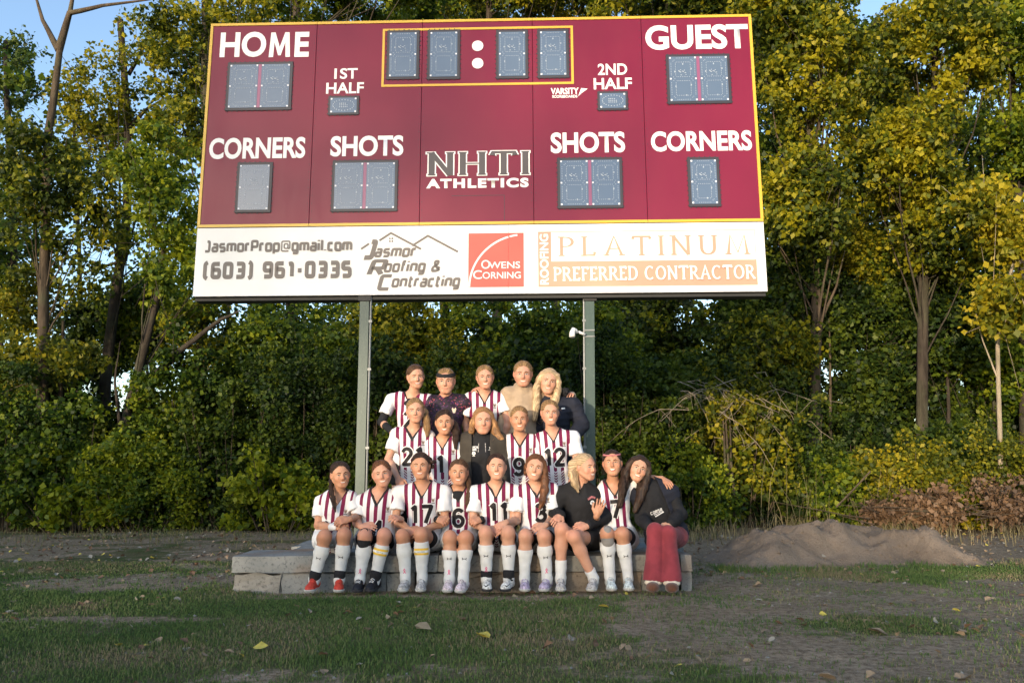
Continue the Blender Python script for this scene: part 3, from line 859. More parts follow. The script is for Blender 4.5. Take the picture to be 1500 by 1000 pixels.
def tree(name, label, cat, trunk, r0, crown, mat, bmat, nclump, per, size, seed, group, extra=None, bias=0., r_clump=(.35, .75), low=0.0, twig=True):
    """trunk: list of points; crown: list of (centre, radii3) ellipsoids that the clumps fill"""
    rs = np.random.RandomState(seed); r0 = r0 * .78
    root = thing(name, label, cat, trunk[0] * [1, 1, 0], group)
    mb = MB()
    tp = [np.asarray(trunk[0], float)]
    for a, b in zip(trunk[:-1], trunk[1:]): tp += list(wob(a, b, 4, .02, rs))[1:]
    n = len(tp); tp[0] = tp[0] * [1, 1, 0] - [0, 0, .1]
    mb.tube(tp, [r0 * (1.25 if i == 0 else 1) * (1 - .5 * i / (n - 1)) for i in range(n)], 10, False)
    for ex in (extra or []):
        pts = [ex[0][0]]
        for a, b in zip(ex[0][:-1], ex[0][1:]): pts += list(wob(a, b, 4, .02, rs))[1:]
        mb.tube(pts, list(np.linspace(ex[1] * .8, ex[1] * .12, len(pts))), 8, False)
    cs, rr = [], []
    for k in range(nclump):
        c, R = crown[rs.randint(len(crown))]
        d = rs.normal(size=3); d /= np.linalg.norm(d)
        q = np.asarray(c) + d * np.asarray(R) * rs.uniform(.25, 1) ** .6
        if q[2] < low: q[2] = low + rs.rand() * .3
        cs.append(q); rr.append(rs.uniform(*r_clump))
    tpa = np.array(tp)
    if twig:
        for q in cs[: int(nclump * .13)]:
            z = float(min(q[2] * rs.uniform(.5, .95), tpa[:, 2].max())); bp = np.array([np.interp(z, tpa[:, 2], tpa[:, c_]) for c_ in range(3)])
            limbs(mb, bp, [q], r0 * .5, rs, 5)
            for _ in range(3):
                e = q + rs.normal(size=3) * .4
                mb.tube(wob(q, e, 3, .05, rs), [.008, .006, .003], 3, False)
    mb.build('trunk', bmat, root, True)
    v, lc = leaf_cloud(cs, rr, per, size, seed + 100, bias=bias)
    cloud_obj('crown', v, lc, mat, root)
    return root


R_ = lambda *a: np.array(a, float)
GT = 'trees standing behind the scoreboard'
g0 = lambda x, y: np.array([x, y, 0.0])


def ctr(u, v, Y, ru, rv, ry):
    """crown ellipsoid from a measured centre and half sizes"""
    p = P(u, v, Y); k = pxm(p); return (p, (ru / k, ry, rv / k))


TR = [
 # name, label, trunk pts, r0, crown, leaf, bark, clumps, per, size, bias, extra
 ('deciduous_tree', 'tall forked tree with bare upper limbs at the far left edge of the woods',
  [P(60, 760, 15.5), P(64, 420, 15.5), P(70, 200, 15.3), P(86, 72, 15.2)], .15, [ctr(50, 250, 15.3, 75, 110, .8), ctr(120, 330, 15.5, 60, 120, .8)], lf_olive, bark_m, 58, 230, .10, 0.,
  [([P(86, 74, 15.2), P(62, 30, 15.2), P(40, -40, 15.2)], .085), ([P(86, 74, 15.2), P(102, 20, 15.1), P(150, 8, 15.0), P(240, -4, 14.9)], .10), ([P(102, 22, 15.1), P(112, -60, 15.1)], .06)]),
 ('deciduous_tree', 'straight dark trunked tree left of the board with an airy crown',
  [P(150, 760, 17.5), P(155, 560, 17.5), P(172, 420, 17.5), P(186, 320, 17.5), P(188, 180, 17.4), P(176, 30, 17.2)], .17, [ctr(215, 120, 17, 80, 110, 1.2), ctr(215, 300, 17, 70, 90, 1.), ctr(130, 160, 17, 50, 60, 1.)], lf_olive, bark_d, 62, 240, .10, .02,
  [([P(190, 185, 17.4), P(215, 160, 17.2), P(252, 138, 17)], .07), ([P(188, 110, 17.4), P(222, 50, 17.2), P(250, -10, 17)], .06), ([P(186, 380, 17.4), P(120, 400, 17.2), P(75, 450, 17)], .05)]),
 ('leaning_tree', 'leaning multi stemmed tree left of the board, thick bough reaching right',
  [P(165, 730, 14.8), P(190, 590, 14.8), P(214, 500, 14.7), P(232, 430, 14.6), P(240, 360, 14.6)], .13, [ctr(250, 300, 14.6, 45, 70, .9), ctr(265, 400, 14.7, 60, 60, .9), ctr(230, 230, 14.6, 55, 50, .8)], lf_green, bark_d, 52, 240, .10, .16,
  [([P(195, 590, 14.8), P(222, 555, 14.7), P(262, 515, 14.6), P(325, 468, 14.6), P(352, 455, 14.6)], .12), ([P(178, 640, 14.9), P(168, 560, 14.9), P(176, 500, 14.9)], .05)]),
 ('deciduous_tree', 'large leafy tree crowding the left edge of the scoreboard with green gold foliage',
  [P(290, 760, 16.5), P(300, 420, 16.5), P(300, 100, 16.4), P(300, -50, 16.3)], .16, [ctr(270, 70, 16, 70, 80, 1.), ctr(265, 190, 16, 50, 60, .9), ctr(360, 20, 16.5, 110, 45, 1.2), ctr(300, 480, 16, 70, 60, 1)], lf_olive, bark_d, 84, 240, .10, .02, None),
 ('deciduous_tree', 'blue green tree glimpsed at the upper left corner behind the forked trunk',
  [P(15, 760, 21), P(15, 300, 21), P(10, 60, 21)], .16, [ctr(5, 110, 21, 45, 75, 1.4), ctr(20, 330, 21, 50, 110, 1.4)], lf_dark, bark_d, 50, 240, .12, .1, None),
 ('deciduous_tree', 'dark tree behind the left half of the board, crown showing above its top edge',
  [P(430, 760, 18), P(440, 300, 18), P(440, -40, 18)], .2, [ctr(440, -10, 18, 100, 38, 1.4), ctr(420, 480, 18, 80, 60, 1.2), ctr(560, -15, 18, 100, 35, 1.4)], lf_green, bark_d, 80, 240, .11, .05, None),
 ('deciduous_tree', 'yellow green tree under the left post bracket, seen between board and players',
  [P(590, 760, 16.8), P(585, 600, 16.8), P(590, 300, 16.8)], .13, [ctr(580, 490, 16.6, 70, 60, 1.), ctr(640, 540, 16.9, 60, 60, .9)], lf_olive, bark_m, 60, 230, .10, .05, None),
 ('deciduous_tree', 'dark leafy tree straight behind the back row of players below the board',
  [P(655, 760, 17.6), P(655, 500, 17.6), P(650, 200, 17.6)], .13, [ctr(690, 500, 17.4, 80, 70, 1.), ctr(735, 570, 17, 70, 60, 1.)], lf_green, bark_d, 74, 240, .10, -.04, None),
 ('deciduous_tree', 'full dark tree behind the right scoreboard post',
  [P(820, 760, 16.8), P(815, 400, 16.8), P(810, 100, 16.8)], .16, [ctr(820, 490, 16.7, 75, 60, 1.), ctr(880, 520, 16.4, 70, 70, 1.), ctr(770, 560, 16.6, 60, 70, 1.)], lf_green, bark_d, 90, 250, .10, -.12, None),
 ('deciduous_tree', 'golden tinged tree topping the middle of the scoreboard',
  [P(720, 760, 20), P(720, 300, 20), P(720, -60, 20)], .2, [ctr(700, -12, 20, 120, 40, 1.4), ctr(830, -8, 19.5, 90, 38, 1.4)], lf_olive, bark_d, 70, 240, .12, -.02, None),
 ('deciduous_tree', 'olive tree showing over the top edge above the GUEST lettering',
  [P(980, 760, 18), P(980, 300, 18), P(985, -40, 18)], .2, [ctr(960, 0, 18, 100, 42, 1.4), ctr(1080, 10, 17.5, 70, 50, 1.2), ctr(960, 480, 18, 70, 60, 1.2)], lf_olive, bark_d, 92, 240, .11, .0, None),
 ('oak_tree', 'tall oak just right of the scoreboard with bronze and gold lit foliage',
  [P(1195, 760, 16.5), P(1194, 560, 16.5), P(1198, 470, 16.5), P(1190, 300, 16.4), P(1180, 60, 16.3)], .17, [ctr(1190, 110, 16, 90, 110, 1.3), ctr(1180, 300, 16, 75, 90, 1.2), ctr(1160, 20, 16, 80, 60, 1.1)], lf_olive, bark_m, 130, 240, .11, .05,
  [([P(1198, 480, 16.5), P(1225, 420, 16.4), P(1240, 360, 16.3)], .05), ([P(1216, 760, 17), P(1216, 560, 17), P(1214, 430, 17)], .06)]),
 ('oak_tree', 'broad oak in the upper right with a dark central trunk and yellow leaf sprays',
  [P(1350, 760, 16.2), P(1352, 500, 16.2), P(1354, 300, 16.1), P(1370, 140, 16), P(1372, -20, 16)], .15, [ctr(1370, 80, 15.8, 95, 95, 1.3), ctr(1330, 230, 15.8, 80, 80, 1.2), ctr(1390, 330, 15.9, 80, 80, 1.2)], lf_olive, bark_d, 140, 240, .11, .10,
  [([P(1354, 290, 16.1), P(1400, 258, 16), P(1420, 245, 16)], .04)]),
 ('deciduous_tree', 'dense green tree at the top right corner of the view',
  [P(1500, 760, 16.5), P(1495, 400, 16.5), P(1480, 60, 16.4)], .17, [ctr(1480, 60, 16, 70, 85, 1.2), ctr(1520, 200, 16, 60, 60, 1.2)], lf_green, bark_d, 66, 240, .11, .12, None),
 ('young_tree', 'slender pale trunked young tree with round yellow leaves at the right edge',
  [P(1466, 745, 13.6), P(1463, 620, 13.6), P(1461, 500, 13.6), P(1470, 440, 13.5), P(1486, 380, 13.5)], .055, [ctr(1475, 450, 13.4, 45, 50, .6), ctr(1490, 340, 13.5, 40, 50, .6), ctr(1440, 300, 13.7, 30, 40, .5)], lf_yel, bark_l, 38, 170, .115, -.02,
  [([P(1464, 560, 13.6), P(1440, 500, 13.6), P(1425, 440, 13.6)], .022), ([P(1468, 450, 13.6), P(1480, 420, 13.6), P(1498, 400, 13.6)], .03)]),
 ('deciduous_tree', 'shadowy tree low between the oak and the right edge of the board',
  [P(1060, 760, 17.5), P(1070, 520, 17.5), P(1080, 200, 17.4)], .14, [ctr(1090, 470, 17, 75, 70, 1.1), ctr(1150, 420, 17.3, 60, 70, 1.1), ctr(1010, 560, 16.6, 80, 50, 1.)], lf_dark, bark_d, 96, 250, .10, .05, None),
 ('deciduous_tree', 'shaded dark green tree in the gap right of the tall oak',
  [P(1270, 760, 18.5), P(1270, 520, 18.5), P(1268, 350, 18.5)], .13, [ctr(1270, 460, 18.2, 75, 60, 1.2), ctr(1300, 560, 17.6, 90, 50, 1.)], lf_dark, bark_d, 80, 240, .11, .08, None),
 ('deciduous_tree', 'half shaded tree behind the slender pale trunked one',
  [P(1420, 760, 17.5), P(1420, 480, 17.5), P(1424, 380, 17.5)], .13, [ctr(1410, 500, 17.2, 80, 60, 1.1), ctr(1480, 560, 17, 60, 60, 1.), ctr(1370, 430, 17.4, 50, 60, 1.)], lf_green, bark_d, 80, 240, .11, .02, None),
 ('deciduous_tree', 'drooping shrubby tree low at the left with gold green leaves',
  [P(90, 760, 15.8), P(90, 560, 15.8), P(92, 470, 15.8)], .07, [ctr(80, 530, 15.4, 75, 30, .8), ctr(40, 440, 16, 45, 60, .8)], lf_yel, bark_m, 40, 210, .10, -.15, None),
 ('deciduous_tree', 'olive tree filling the gap between left post and leaning tree',
  [P(400, 760, 15.8), P(400, 560, 15.8), P(398, 470, 15.8)], .09, [ctr(400, 520, 15.7, 90, 70, .9), ctr(480, 560, 15.9, 60, 80, .9)], lf_green, bark_d, 74, 240, .10, -.02, None),
]
for k, (nm, lab, tk, r0, cr, lm, bk, nc, per, sz, bias, ex) in enumerate(TR):
    tree(nm, lab, 'tree', tk, r0, cr, lm, bk, int(nc * (2.3 if tk[0][0] > -5.5 else 1.5)), int(per * .42), sz, 200 + k * 7, GT, ex, bias + .04, (.18, .46))


BG = [(-10, 23, 330, 90, 'at the far left'), (110, 24, 200, 80, 'behind the forked tree'), (215, 22, 420, 80, 'left of the board, low'), (330, 24, 60, 90, 'above the HOME lettering'), (520, 23, 510, 90, 'around the left post'), (640, 24, -5, 110, 'above the clock'),
      (760, 23, 520, 90, 'behind the back row'), (900, 22, 470, 80, 'right of the right post'), (1000, 24, 20, 90, 'above GUEST'), (1130, 22, 210, 80, 'hard against the right side of the board'), (1120, 21, 420, 80, 'low at the lower right corner of the board'), (1240, 22, 90, 90, 'between the two oaks'), (1270, 21, 300, 90, 'low between the two oaks'),
      (1440, 22, 200, 90, 'behind the broad oak'), (1490, 21, 380, 80, 'at the right edge'), (1360, 21, 470, 90, 'low behind the broad oak'), (1080, 23, 60, 70, 'over the upper right corner of the board'), (1410, 23, 20, 90, 'high in the upper right'), (1310, 20.5, 190, 70, 'left of the broad oak trunk')]
for k, (u, Yb, v_, hw, wh) in enumerate(BG):
    tree('background_tree', 'hazy background tree seen ' + wh, 'tree', [P(u, 770, Yb), P(u + 8, 500, Yb), P(u - 4, v_ - 40, Yb)], .12, [ctr(u, v_, Yb, hw, 115, 1.5), ctr(u + 15, v_ + 20, Yb, hw * .9, 70, 1.2)], [lf_olive, lf_green, lf_dark][(k * 5 + (u > 1100)) % 3 if u < 1200 else (k % 2)], bark_d, (150 if u > 1100 else 200) if u > 400 or v_ > 450 else 55, 74, .125, 3000 + k, 'background trees seen through the front row', None, .04 + .05 * (k % 3 - 1), (.2, .5))

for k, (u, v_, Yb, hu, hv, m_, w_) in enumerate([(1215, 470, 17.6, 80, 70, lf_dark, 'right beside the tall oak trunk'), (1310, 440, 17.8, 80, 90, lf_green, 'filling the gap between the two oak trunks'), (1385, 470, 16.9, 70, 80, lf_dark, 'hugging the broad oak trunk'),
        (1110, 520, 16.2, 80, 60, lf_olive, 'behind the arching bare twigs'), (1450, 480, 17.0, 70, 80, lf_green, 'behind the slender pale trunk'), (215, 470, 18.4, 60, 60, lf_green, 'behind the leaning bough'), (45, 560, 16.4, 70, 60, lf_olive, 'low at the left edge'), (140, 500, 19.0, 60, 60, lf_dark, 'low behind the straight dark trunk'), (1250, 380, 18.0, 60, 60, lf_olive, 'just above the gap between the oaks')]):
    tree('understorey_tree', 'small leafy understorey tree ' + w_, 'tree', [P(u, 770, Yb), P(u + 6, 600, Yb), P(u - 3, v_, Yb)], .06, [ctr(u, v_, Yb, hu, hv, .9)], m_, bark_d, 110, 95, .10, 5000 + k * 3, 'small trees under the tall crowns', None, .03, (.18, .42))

# shrubs along the edge of the woods
GS = 'shrubs along the edge of the woods'


def shrub(label, u, Y, w, h, mat, seed, bias=0., size=.085, per=150, nm='shrub', dens=1.0, depth=.55):
    rs = np.random.RandomState(seed)
    base = PZ(u, 0, Y)
    root = thing(nm, label, 'shrub', base, GS)
    n = int(34 * w * h * dens); cs, rr = [], []
    for _ in range(n):
        a = rs.uniform(-1, 1); z = rs.rand() ** .8
        lim = h * (1 - .35 * a * a) * (.70 + .3 * rs.rand() + .35 * rs.rand() ** 3) * (.8 + .4 * vn2((base[0] + a * w / 2) * 1.7, seed * .37))
        cs.append(base + [a * w / 2, rs.uniform(-1, 1) * depth * (1 - .4 * z), max(.08, z * lim)]); rr.append(rs.uniform(.16, .34))
    mb = MB()
    for q in cs[:: 3]:
        s = base + [(q[0] - base[0]) * .45 + rs.normal() * .05, (q[1] - base[1]) * .4, -.05]
        mb.tube(wob(s, q, 5, .04, rs), [.016, .013, .010, .007, .004], 4, False)
    mb.build('stems', bark_m, root, True)
    v, lc = leaf_cloud(cs, rr, per, size, seed + 9, bias=bias, hang=.2)
    keep = v.reshape(-1, 4, 3)[:, :, 2].min(1) > .0
    v = v.reshape(-1, 4, 3)[keep].reshape(-1, 3); lc = lc.reshape(-1, 4)[keep].reshape(-1)
    cloud_obj('foliage', v, lc, mat, root)
    return root


SH = [
 ('leafy green shrub at the left edge of the view with a few yellow leaves', 15, 14.3, 1.9, 2.6, lf_green, .10),
 ('rounded bright green shrub second from the left edge', 110, 14.1, 1.9, 2.1, lf_green, .16),
 ('low broad shrub at the foot of the leaning tree', 205, 14.0, 1.8, 1.5, lf_green, .20),
 ('tall thicket shrub beneath the thick leaning bough', 262, 14.7, 1.9, 3.2, lf_green, -.02),
 ('dark shrub with a hanging spray of yellow leaves left of the leftmost player', 345, 14.4, 1.9, 3.0, lf_dark, .14),
 ('light green knee high shrub close to the leftmost player', 405, 13.7, 1.4, 1.1, lf_green, .26),
 ('dark green shrub immediately left of the left post', 455, 14.5, 1.7, 3.2, lf_dark, .16),
 ('dark shrub seen between left post and back row', 545, 14.6, 1.8, 3.2, lf_dark, .12),
 ('deep green shrub behind the middle of the team', 660, 14.6, 2.0, 3.0, lf_dark, .10),
 ('deep green shrub behind the right end of the back row', 775, 14.6, 1.9, 3.2, lf_dark, .10),
 ('vine covered dark shrub immediately right of the right post', 890, 14.2, 1.5, 3.6, lf_dark, .18),
 ('tall dark shrub tinged gold behind the player in red trousers', 960, 14.5, 1.8, 2.9, lf_dark, .14),
 ('low weedy green shrub right of the player in red trousers', 1010, 13.6, 1.5, 1.2, lf_green, .06),
 ('shrub with orange gold upper leaves above the bare brush', 1085, 14.4, 1.7, 2.5, lf_olive, -.06),
 ('dim shrub behind the tall dry grass', 1165, 14.8, 1.8, 1.9, lf_dark, .10),
 ('low green shrub behind the dirt mound', 1240, 14.2, 1.6, 1.2, lf_green, .02),
 ('bright yellow green sapling shrub left of the pale trunk', 1335, 13.8, 1.6, 1.65, lf_yel, .02),
 ('dark shrub under the right hand trees', 1405, 14.9, 1.8, 1.9, lf_dark, .14),
 ('yellow lit shrub around the pale trunk at the right edge', 1490, 13.7, 1.5, 1.6, lf_yel, -.06),
]
for k, (lab, u, Y, w, h, m, b) in enumerate(SH):
    shrub(lab, u, Y, w, h, m, 500 + 11 * k, b - (.09 if 400 < u < 1000 else .13 if u < 400 else .04), size=(.075, .10, .065, .09)[k % 4], per=(110, 75, 140, 95)[k % 4])
# second rank, deeper in: fills the dark under the crowns
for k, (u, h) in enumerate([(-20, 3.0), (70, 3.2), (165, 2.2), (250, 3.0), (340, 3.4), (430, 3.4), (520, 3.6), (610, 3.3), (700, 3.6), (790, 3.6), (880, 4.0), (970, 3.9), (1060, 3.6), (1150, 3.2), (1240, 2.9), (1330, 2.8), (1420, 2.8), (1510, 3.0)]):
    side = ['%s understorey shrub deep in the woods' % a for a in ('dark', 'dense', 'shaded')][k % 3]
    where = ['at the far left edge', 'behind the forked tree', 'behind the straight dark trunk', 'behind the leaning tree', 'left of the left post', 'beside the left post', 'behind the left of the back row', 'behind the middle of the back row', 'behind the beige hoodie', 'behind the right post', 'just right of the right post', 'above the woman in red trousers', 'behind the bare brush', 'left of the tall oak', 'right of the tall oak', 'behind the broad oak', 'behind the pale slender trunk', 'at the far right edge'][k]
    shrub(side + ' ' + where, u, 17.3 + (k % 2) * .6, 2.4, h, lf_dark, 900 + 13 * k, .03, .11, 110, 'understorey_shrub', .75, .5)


# dead brush, weeds, tall grass
rs = np.random.RandomState(5)
br = thing('bare_brush', 'tangle of bare sunlit twigs arching down from the shrubs right of the team', 'brush', PZ(1060, 0, 13.7))
for k in range(24):
    a = P(rs.uniform(985, 1110), rs.uniform(545, 610), 13.7 + rs.rand() * .6); b = a + R_(rs.uniform(.25, 1.5) * rs.choice([-1, 1, 1]), -.4 * rs.rand(), -rs.uniform(.25, 1.0))
    m_ = (a + b) / 2 + [rs.normal() * .15, 0, rs.uniform(-.1, .45)]
    pts = [(1 - t) ** 2 * a + 2 * t * (1 - t) * m_ + t * t * b + rs.normal(size=3) * .015 for t in np.linspace(0, 1, 9)]
    mb = MB().tube(pts, list(np.linspace(.0075, .003, 9)), 4, False)
    for _ in range(4):
        i = rs.randint(2, 8); e = pts[i] + R_(rs.normal() * .16, -.05, -.05 - rs.rand() * .25); mb.tube(wob(pts[i], e, 4, .05, rs), [.0035, .003, .0025, .002], 3, False)
    mb.build('branch', bark_l, br)
mb = MB()
st = [PZ(1060 + 8 * i, 0, 13.9) for i in range(3)]
for s in st: mb.tube(wob(s, s + [0, 0, 1.9], 6, .03, rs), [.03, .028, .024, .02, .015, .01], 6, False)
mb.build('stems', bark_m, br)
cs = [P(1085 + rs.normal() * 45, 590 + rs.normal() * 26, 13.6 + rs.rand() * .4) for _ in range(22)]
v, lc = leaf_cloud(cs, [.16] * 22, 46, .08, 77, bias=-.05); cloud_obj('leaves', v, lc, lf_yel, br)

dm = thing('dead_leaf_pile', 'heap of cut branches with withered orange brown leaves at the right edge of the clearing', 'brush pile', PZ(1400, 0, 12.6))
cs = []
for _ in range(150):
    u = rs.uniform(1275, 1520); top = np.interp(u, [1290, 1340, 1380, 1420, 1460, 1500], [748, 712, 722, 698, 712, 704]); q = P(u, rs.uniform(top, 762), 12.5 + rs.rand() * .7); q[2] = max(q[2], .05)
    if vn3(q * 2.6) > .50: cs.append(q)
v, lc = leaf_cloud(cs, [.24] * len(cs), 60, .075, 78, bias=.05); cloud_obj('leaves', v, lc, lf_brown, dm)
mb = MB()
for k in range(20):
    a = P(rs.uniform(1260, 1500), rs.uniform(745, 768), 12.5); a[2] = max(a[2], .04); ang = rs.normal() * .3
    e = a + R_(rs.uniform(.4, 1.3) * rs.choice([-1, 1]), rs.normal() * .3, abs(rs.normal()) * .22)
    mb.tube(wob(a, e, 5, .03, rs), [.009, .008, .007, .005, .003], 4, False)
for a, b in (((1225, 742), (1245, 722)), ((1245, 722), (1275, 690))): mb.tube([P(*a, 12.9), P(*b, 12.9)], .014, 5, False)
mb.build('branches', bark_m, dm)

# dry grass fringe
def stalks(n, seed, ur, Yr, hr, name, label, mat, w=.004, leanx=.25, kind='stuff'):
    rs = np.random.RandomState(seed)
    Yv = rs.uniform(*Yr, n); u = rs.uniform(*ur, n); x = (u - 750) * (Yv * _cp - .15) / F_PX
    keep = rs.rand(n) < (fbm2(x * 2.1, Yv * 2, 3) * 2.4 - .85) * np.clip((Yv - Yr[0]) / (Yr[1] - Yr[0]) * 1.4, .08, 1)
    x, Yv = x[keep], Yv[keep]; n = len(x)
    h = rs.uniform(*hr, n) * (.5 + fbm2(x * 1.3 + 50, Yv, 2)); lx = rs.normal(size=n) * leanx * h; ly = rs.normal(size=n) * leanx * .6 * h
    b = np.stack([x, Yv, ground_h(x, Yv) - .01], -1); W = np.stack([np.full(n, w), np.zeros(n), np.zeros(n)], -1) * rs.uniform(.6, 1.4, n)[:, None]
    t1 = b + np.stack([lx * .25, ly * .25, h * .5], -1); t2 = b + np.stack([lx * .7, ly * .7, h * .85], -1); t3 = b + np.stack([lx * 1.3, ly * 1.3, h * .97], -1)
    v = np.stack([b - W, b + W, t1 - W * .8, t1 + W * .8, t2 - W * .5, t2 + W * .5, t3], 1)
    k = np.arange(n)[:, None] * 7
    f = np.concatenate([k + q for q in ([0, 1, 3], [0, 3, 2], [2, 3, 5], [2, 5, 4], [4, 5, 6])])
    o = link(name, np_mesh(name, v.reshape(-1, 3), f, False, {'lc': np.repeat(rs.rand(n), 7)}), mat)
    return tag(o, label, kind=kind)


dryg = leafmat('dry grass blades', (.07, .06, .025), (.15, .125, .06), (.27, .22, .11), .2)
wetg = leafmat('rank green grass', (.025, .045, .012), (.06, .075, .02), (.13, .12, .04), .2)
stalks(9000, 31, (1000, 1520), (10.8, 14.3), (.03, .26), 'dry_grass', 'dry straw coloured grass fringe behind the dirt mound', dryg)
stalks(260, 32, (1090, 1310), (12.7, 13.8), (.5, 1.25), 'tall_grass', 'tall dry weed stalks in front of the shrubs right of the team', dryg, .0028, .3)
stalks(12000, 33, (-40, 1050), (10.6, 14.3), (.02, .13), 'rough_grass', 'rough low grass at the foot of the shrubs on the left', wetg)
# ------------------------------------------------------------------ woods added out of view behind the viewer to shade the ground
rs = np.random.RandomState(12)
cs, rr = [], []
YT = -105.0
for x in np.arange(-150, 60, 1.5):
    top = 8.65 + 1.3 * (vn2(x * .13, 3.3) - .5) + 1.1 * (vn2(x * .6, 1.3) - .5) + .9 * float(sm(-x, 46, 53)) + 1.9 * float(sm(-x, 54, 58))
    for z in np.arange(1.0, top, 1.6):
        cs.append((x + rs.normal() * .5, YT + rs.normal() * 1.5, z)); rr.append(1.5)
    cs.append((x, YT, top - .9)); rr.append(1.1)
v, lc = leaf_cloud(cs, rr, 46, 1.2, 4, .8)
tag(cloud_obj('added_shade_woods', v, lc, lf_green, None), 'unseen line of woods added to shade the ground', kind='stuff')

# sparse leaf screen, also added out of view, dims the sun on the left
n = 15000
x = rs.uniform(-120, -49, n); z = rs.uniform(9, 21, n)
keep = (z > 12.4 - .9 * np.clip((-x - 56) / 3, 0, 2)) & (rs.rand(n) < np.clip((-x - 48.3) / 5, 0, 1) * (1 - .88 * np.clip((-x - 55) / 3, 0, 1)) * (.85 + .5 * (vn2(x * .35, z * .35) - .5)))
c = np.stack([x, YT + rs.normal(size=n) * 1.5, z], -1)[keep]
v, lc = leaf_cloud(c, [.3] * len(c), 1, .75, 6, .8)
tag(cloud_obj('added_leaf_screen', v, lc, lf_green, None), 'unseen leaf screen added to dim the sun on the left', kind='stuff')
# the same woods going on to either side of the view
for sgn, nm in ((-1, 'left'), (1, 'right')):
    rs = np.random.RandomState(40 + sgn); n = 1500
    x = sgn * rs.uniform(11.5, 34, n); y = rs.uniform(14.5, 22, n) - .02 * (np.abs(x) - 11) ** 2 * .5
    z = rs.rand(n) ** .9 * (9 + 3 * vn2(x * .3, y * .3)); z = np.where((z > 3.2) & (vn2(x * .5, z * .5) < .30), rs.rand(n) * 3, z)
    v, lc = leaf_cloud(np.stack([x, y, z + .2], -1), rs.uniform(.4, .9, n), 46, .17, 70 + sgn, bias=.02)
    tag(cloud_obj('outer_woods', v, lc, lf_olive if sgn > 0 else lf_green, None), 'woods continuing to the ' + nm, kind='stuff')
